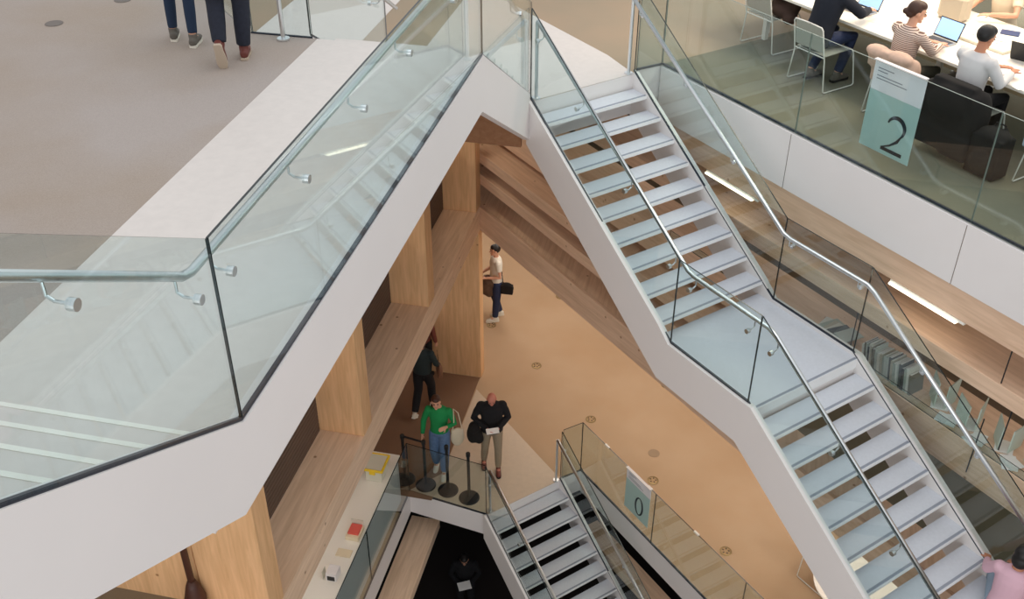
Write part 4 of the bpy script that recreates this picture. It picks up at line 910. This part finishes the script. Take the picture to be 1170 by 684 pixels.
# girl on the large stair
gp = oS + dS * (GO * 18 + LL - .14) + nS * 1.18
person(V3(gp, zl - RI * 8 - .30), rotA + .35, 'dark-haired girl in a pink top sitting at the bottom of the large stair',
       SJ(.05, pel=(0, 0, .42), neck=(0, .05, .98), head=(0, .08, 1.135), shL=(-.165, .05, .92), shR=(.165, .05, .92), hiL=(-.08, .04, .40), hiR=(.08, .04, .40), knL=(-.2, .40, .50), knR=(.10, .42, .46), anL=(-.2, .5, .12), anR=(.12, .56, .08), elL=(-.26, .12, .74), wrL=(-.30, .34, .66), elR=(.2, .2, .74), wrR=(.0, .34, .72)),
       dict(skin=SKIN2, hair=HB, top=mat('pink_cotton', rgb(216, 176, 190), rough=.85), bottom=mat('pale_denim', rgb(150, 170, 190), rough=.85), shoe=WSH, sole=SOLE, hem=.02), .94, 'bob', (0, .3))
# lower left corner, level 1 gallery
e = empty('glass_partition', V3(B(5.72, 6.15), Z1 + .01), 0, 'dark glazed partition with thin steel lines at the lower left corner', 'partition'); T = L(e)
bm = bmesh.new(); vpane(bm, B(5.80, 6.28), B(8.2, 6.28), Z1 + .01, Z1 + 2.3, Z1 + .01, Z1 + 2.3, -dB, .012); loc_bm(bm, T); link('glass_panel', bm, [GLASS, GEDGE], e)
for t in (6.35, 7.0):
    bm = bmesh.new(); tube(bm, [T(V3(B(t, 6.25), Z1 + .01)), T(V3(B(t, 6.25), Z1 + 2.3))], .014, 8); link('mullion', bm, STEEL, e)
bm = bmesh.new(); tube(bm, [T(V3(B(5.80, 6.25), Z1 + 1.1)), T(V3(B(8.2, 6.25), Z1 + 1.1))], .012, 8); link('transom', bm, STEEL, e)
#@@END2@@
# ------------------------------------------------------------------ camera, light, world
cam = bpy.data.cameras.new('camera'); co = bpy.data.objects.new('camera', cam); COL.objects.link(co)
th = 0.603043; ro = 0.0030124
f = Vector((0, cos(th), -sin(th))); r = Vector((1, 0, 0)); u = r.cross(f)
r2 = r * cos(ro) + u * sin(ro); u2 = -r * sin(ro) + u * cos(ro)
co.matrix_world = Matrix(((r2.x, u2.x, -f.x, 0), (r2.y, u2.y, -f.y, 0), (r2.z, u2.z, -f.z, 12.5), (0, 0, 0, 1)))
cam.sensor_width = 36; cam.lens = 1184.94 / 1170 * 36; cam.clip_start = .05; cam.clip_end = 100
S.camera = co
w = bpy.data.worlds.new('daylit_atrium'); S.world = w; w.use_nodes = True
bg = w.node_tree.nodes['Background']; bg.inputs[0].default_value = (0.97, 0.98, 1.0, 1); bg.inputs[1].default_value = 0.80
def area(name, loc, sx, sy, power, col, rot=(0, 0, 0)):
    l = bpy.data.lights.new(name, 'AREA'); l.shape = 'RECTANGLE'; l.size = sx; l.size_y = sy; l.energy = power; l.color = col
    o = bpy.data.objects.new(name, l); COL.objects.link(o); o.location = loc; o.rotation_euler = rot; return o
WARM = (1.0, .93, .84)
# ceiling luminaires of the ground floor, fixed under the level 1 deck
for t in (-18, -14.5, -11, -7.5, -4): area('ground_floor_luminaire', V3(A(10.0, t), Z1 - .5), 2.4, 1.2, 50, WARM, (0, 0, rotA))
for t in (6, 9.5): area('ground_floor_luminaire', V3(B(5.4, t), Z1 - .5), 2.0, .6, 14, WARM, (0, 0, rotB))
for t in (-11, -7.5, -4, -.5): area('gallery_luminaire', V3(A(9.6, t), Z2 - 1.1), 2.0, .6, 9, WARM, (0, 0, rotA))
for t in (5, 9, 13): area('gallery_luminaire', V3(B(6.0, t), Z2 - .6), 2.0, .6, 22, WARM, (0, 0, rotB))
for t, z in ((-13.6, Z2 - .75),): area('corner_fill', V3(A(7.0 if t < -12 else 7.6, t), z + .1), 1.2, .3, 13, (1, .84, .66), (0, 0, rotA))  # added unseen warm fill, brightens the beams by the corner column
# warm lamps over the study tables
area('table_luminaire', V3(A(10.6, -7.5), Z2 + 3.0), 5, 1.0, 150, (1, .84, .62), (0, 0, rotA))
# daylight from the roof glazing above the void
area('roof_glazing', (1.5, 9.0, 19.5), 9, 11, 380, (.97, .98, 1.0))
# added fill light behind the viewer, lifts the dark stair sides and ledges
area('front_fill', (-3.0, -7.0, 7.5), 14, 9, 620, (1.0, .985, .97), (radians(90), 0, 0))
S.view_settings.view_transform = 'Standard'; S.view_settings.look = 'None'; S.view_settings.gamma = 1
S.view_settings.use_curve_mapping = False; S.view_settings.exposure = 0.0
S.cycles.use_denoising = True; S.cycles.max_bounces = 10; S.cycles.transparent_max_bounces = 32; S.cycles.diffuse_bounces = 4
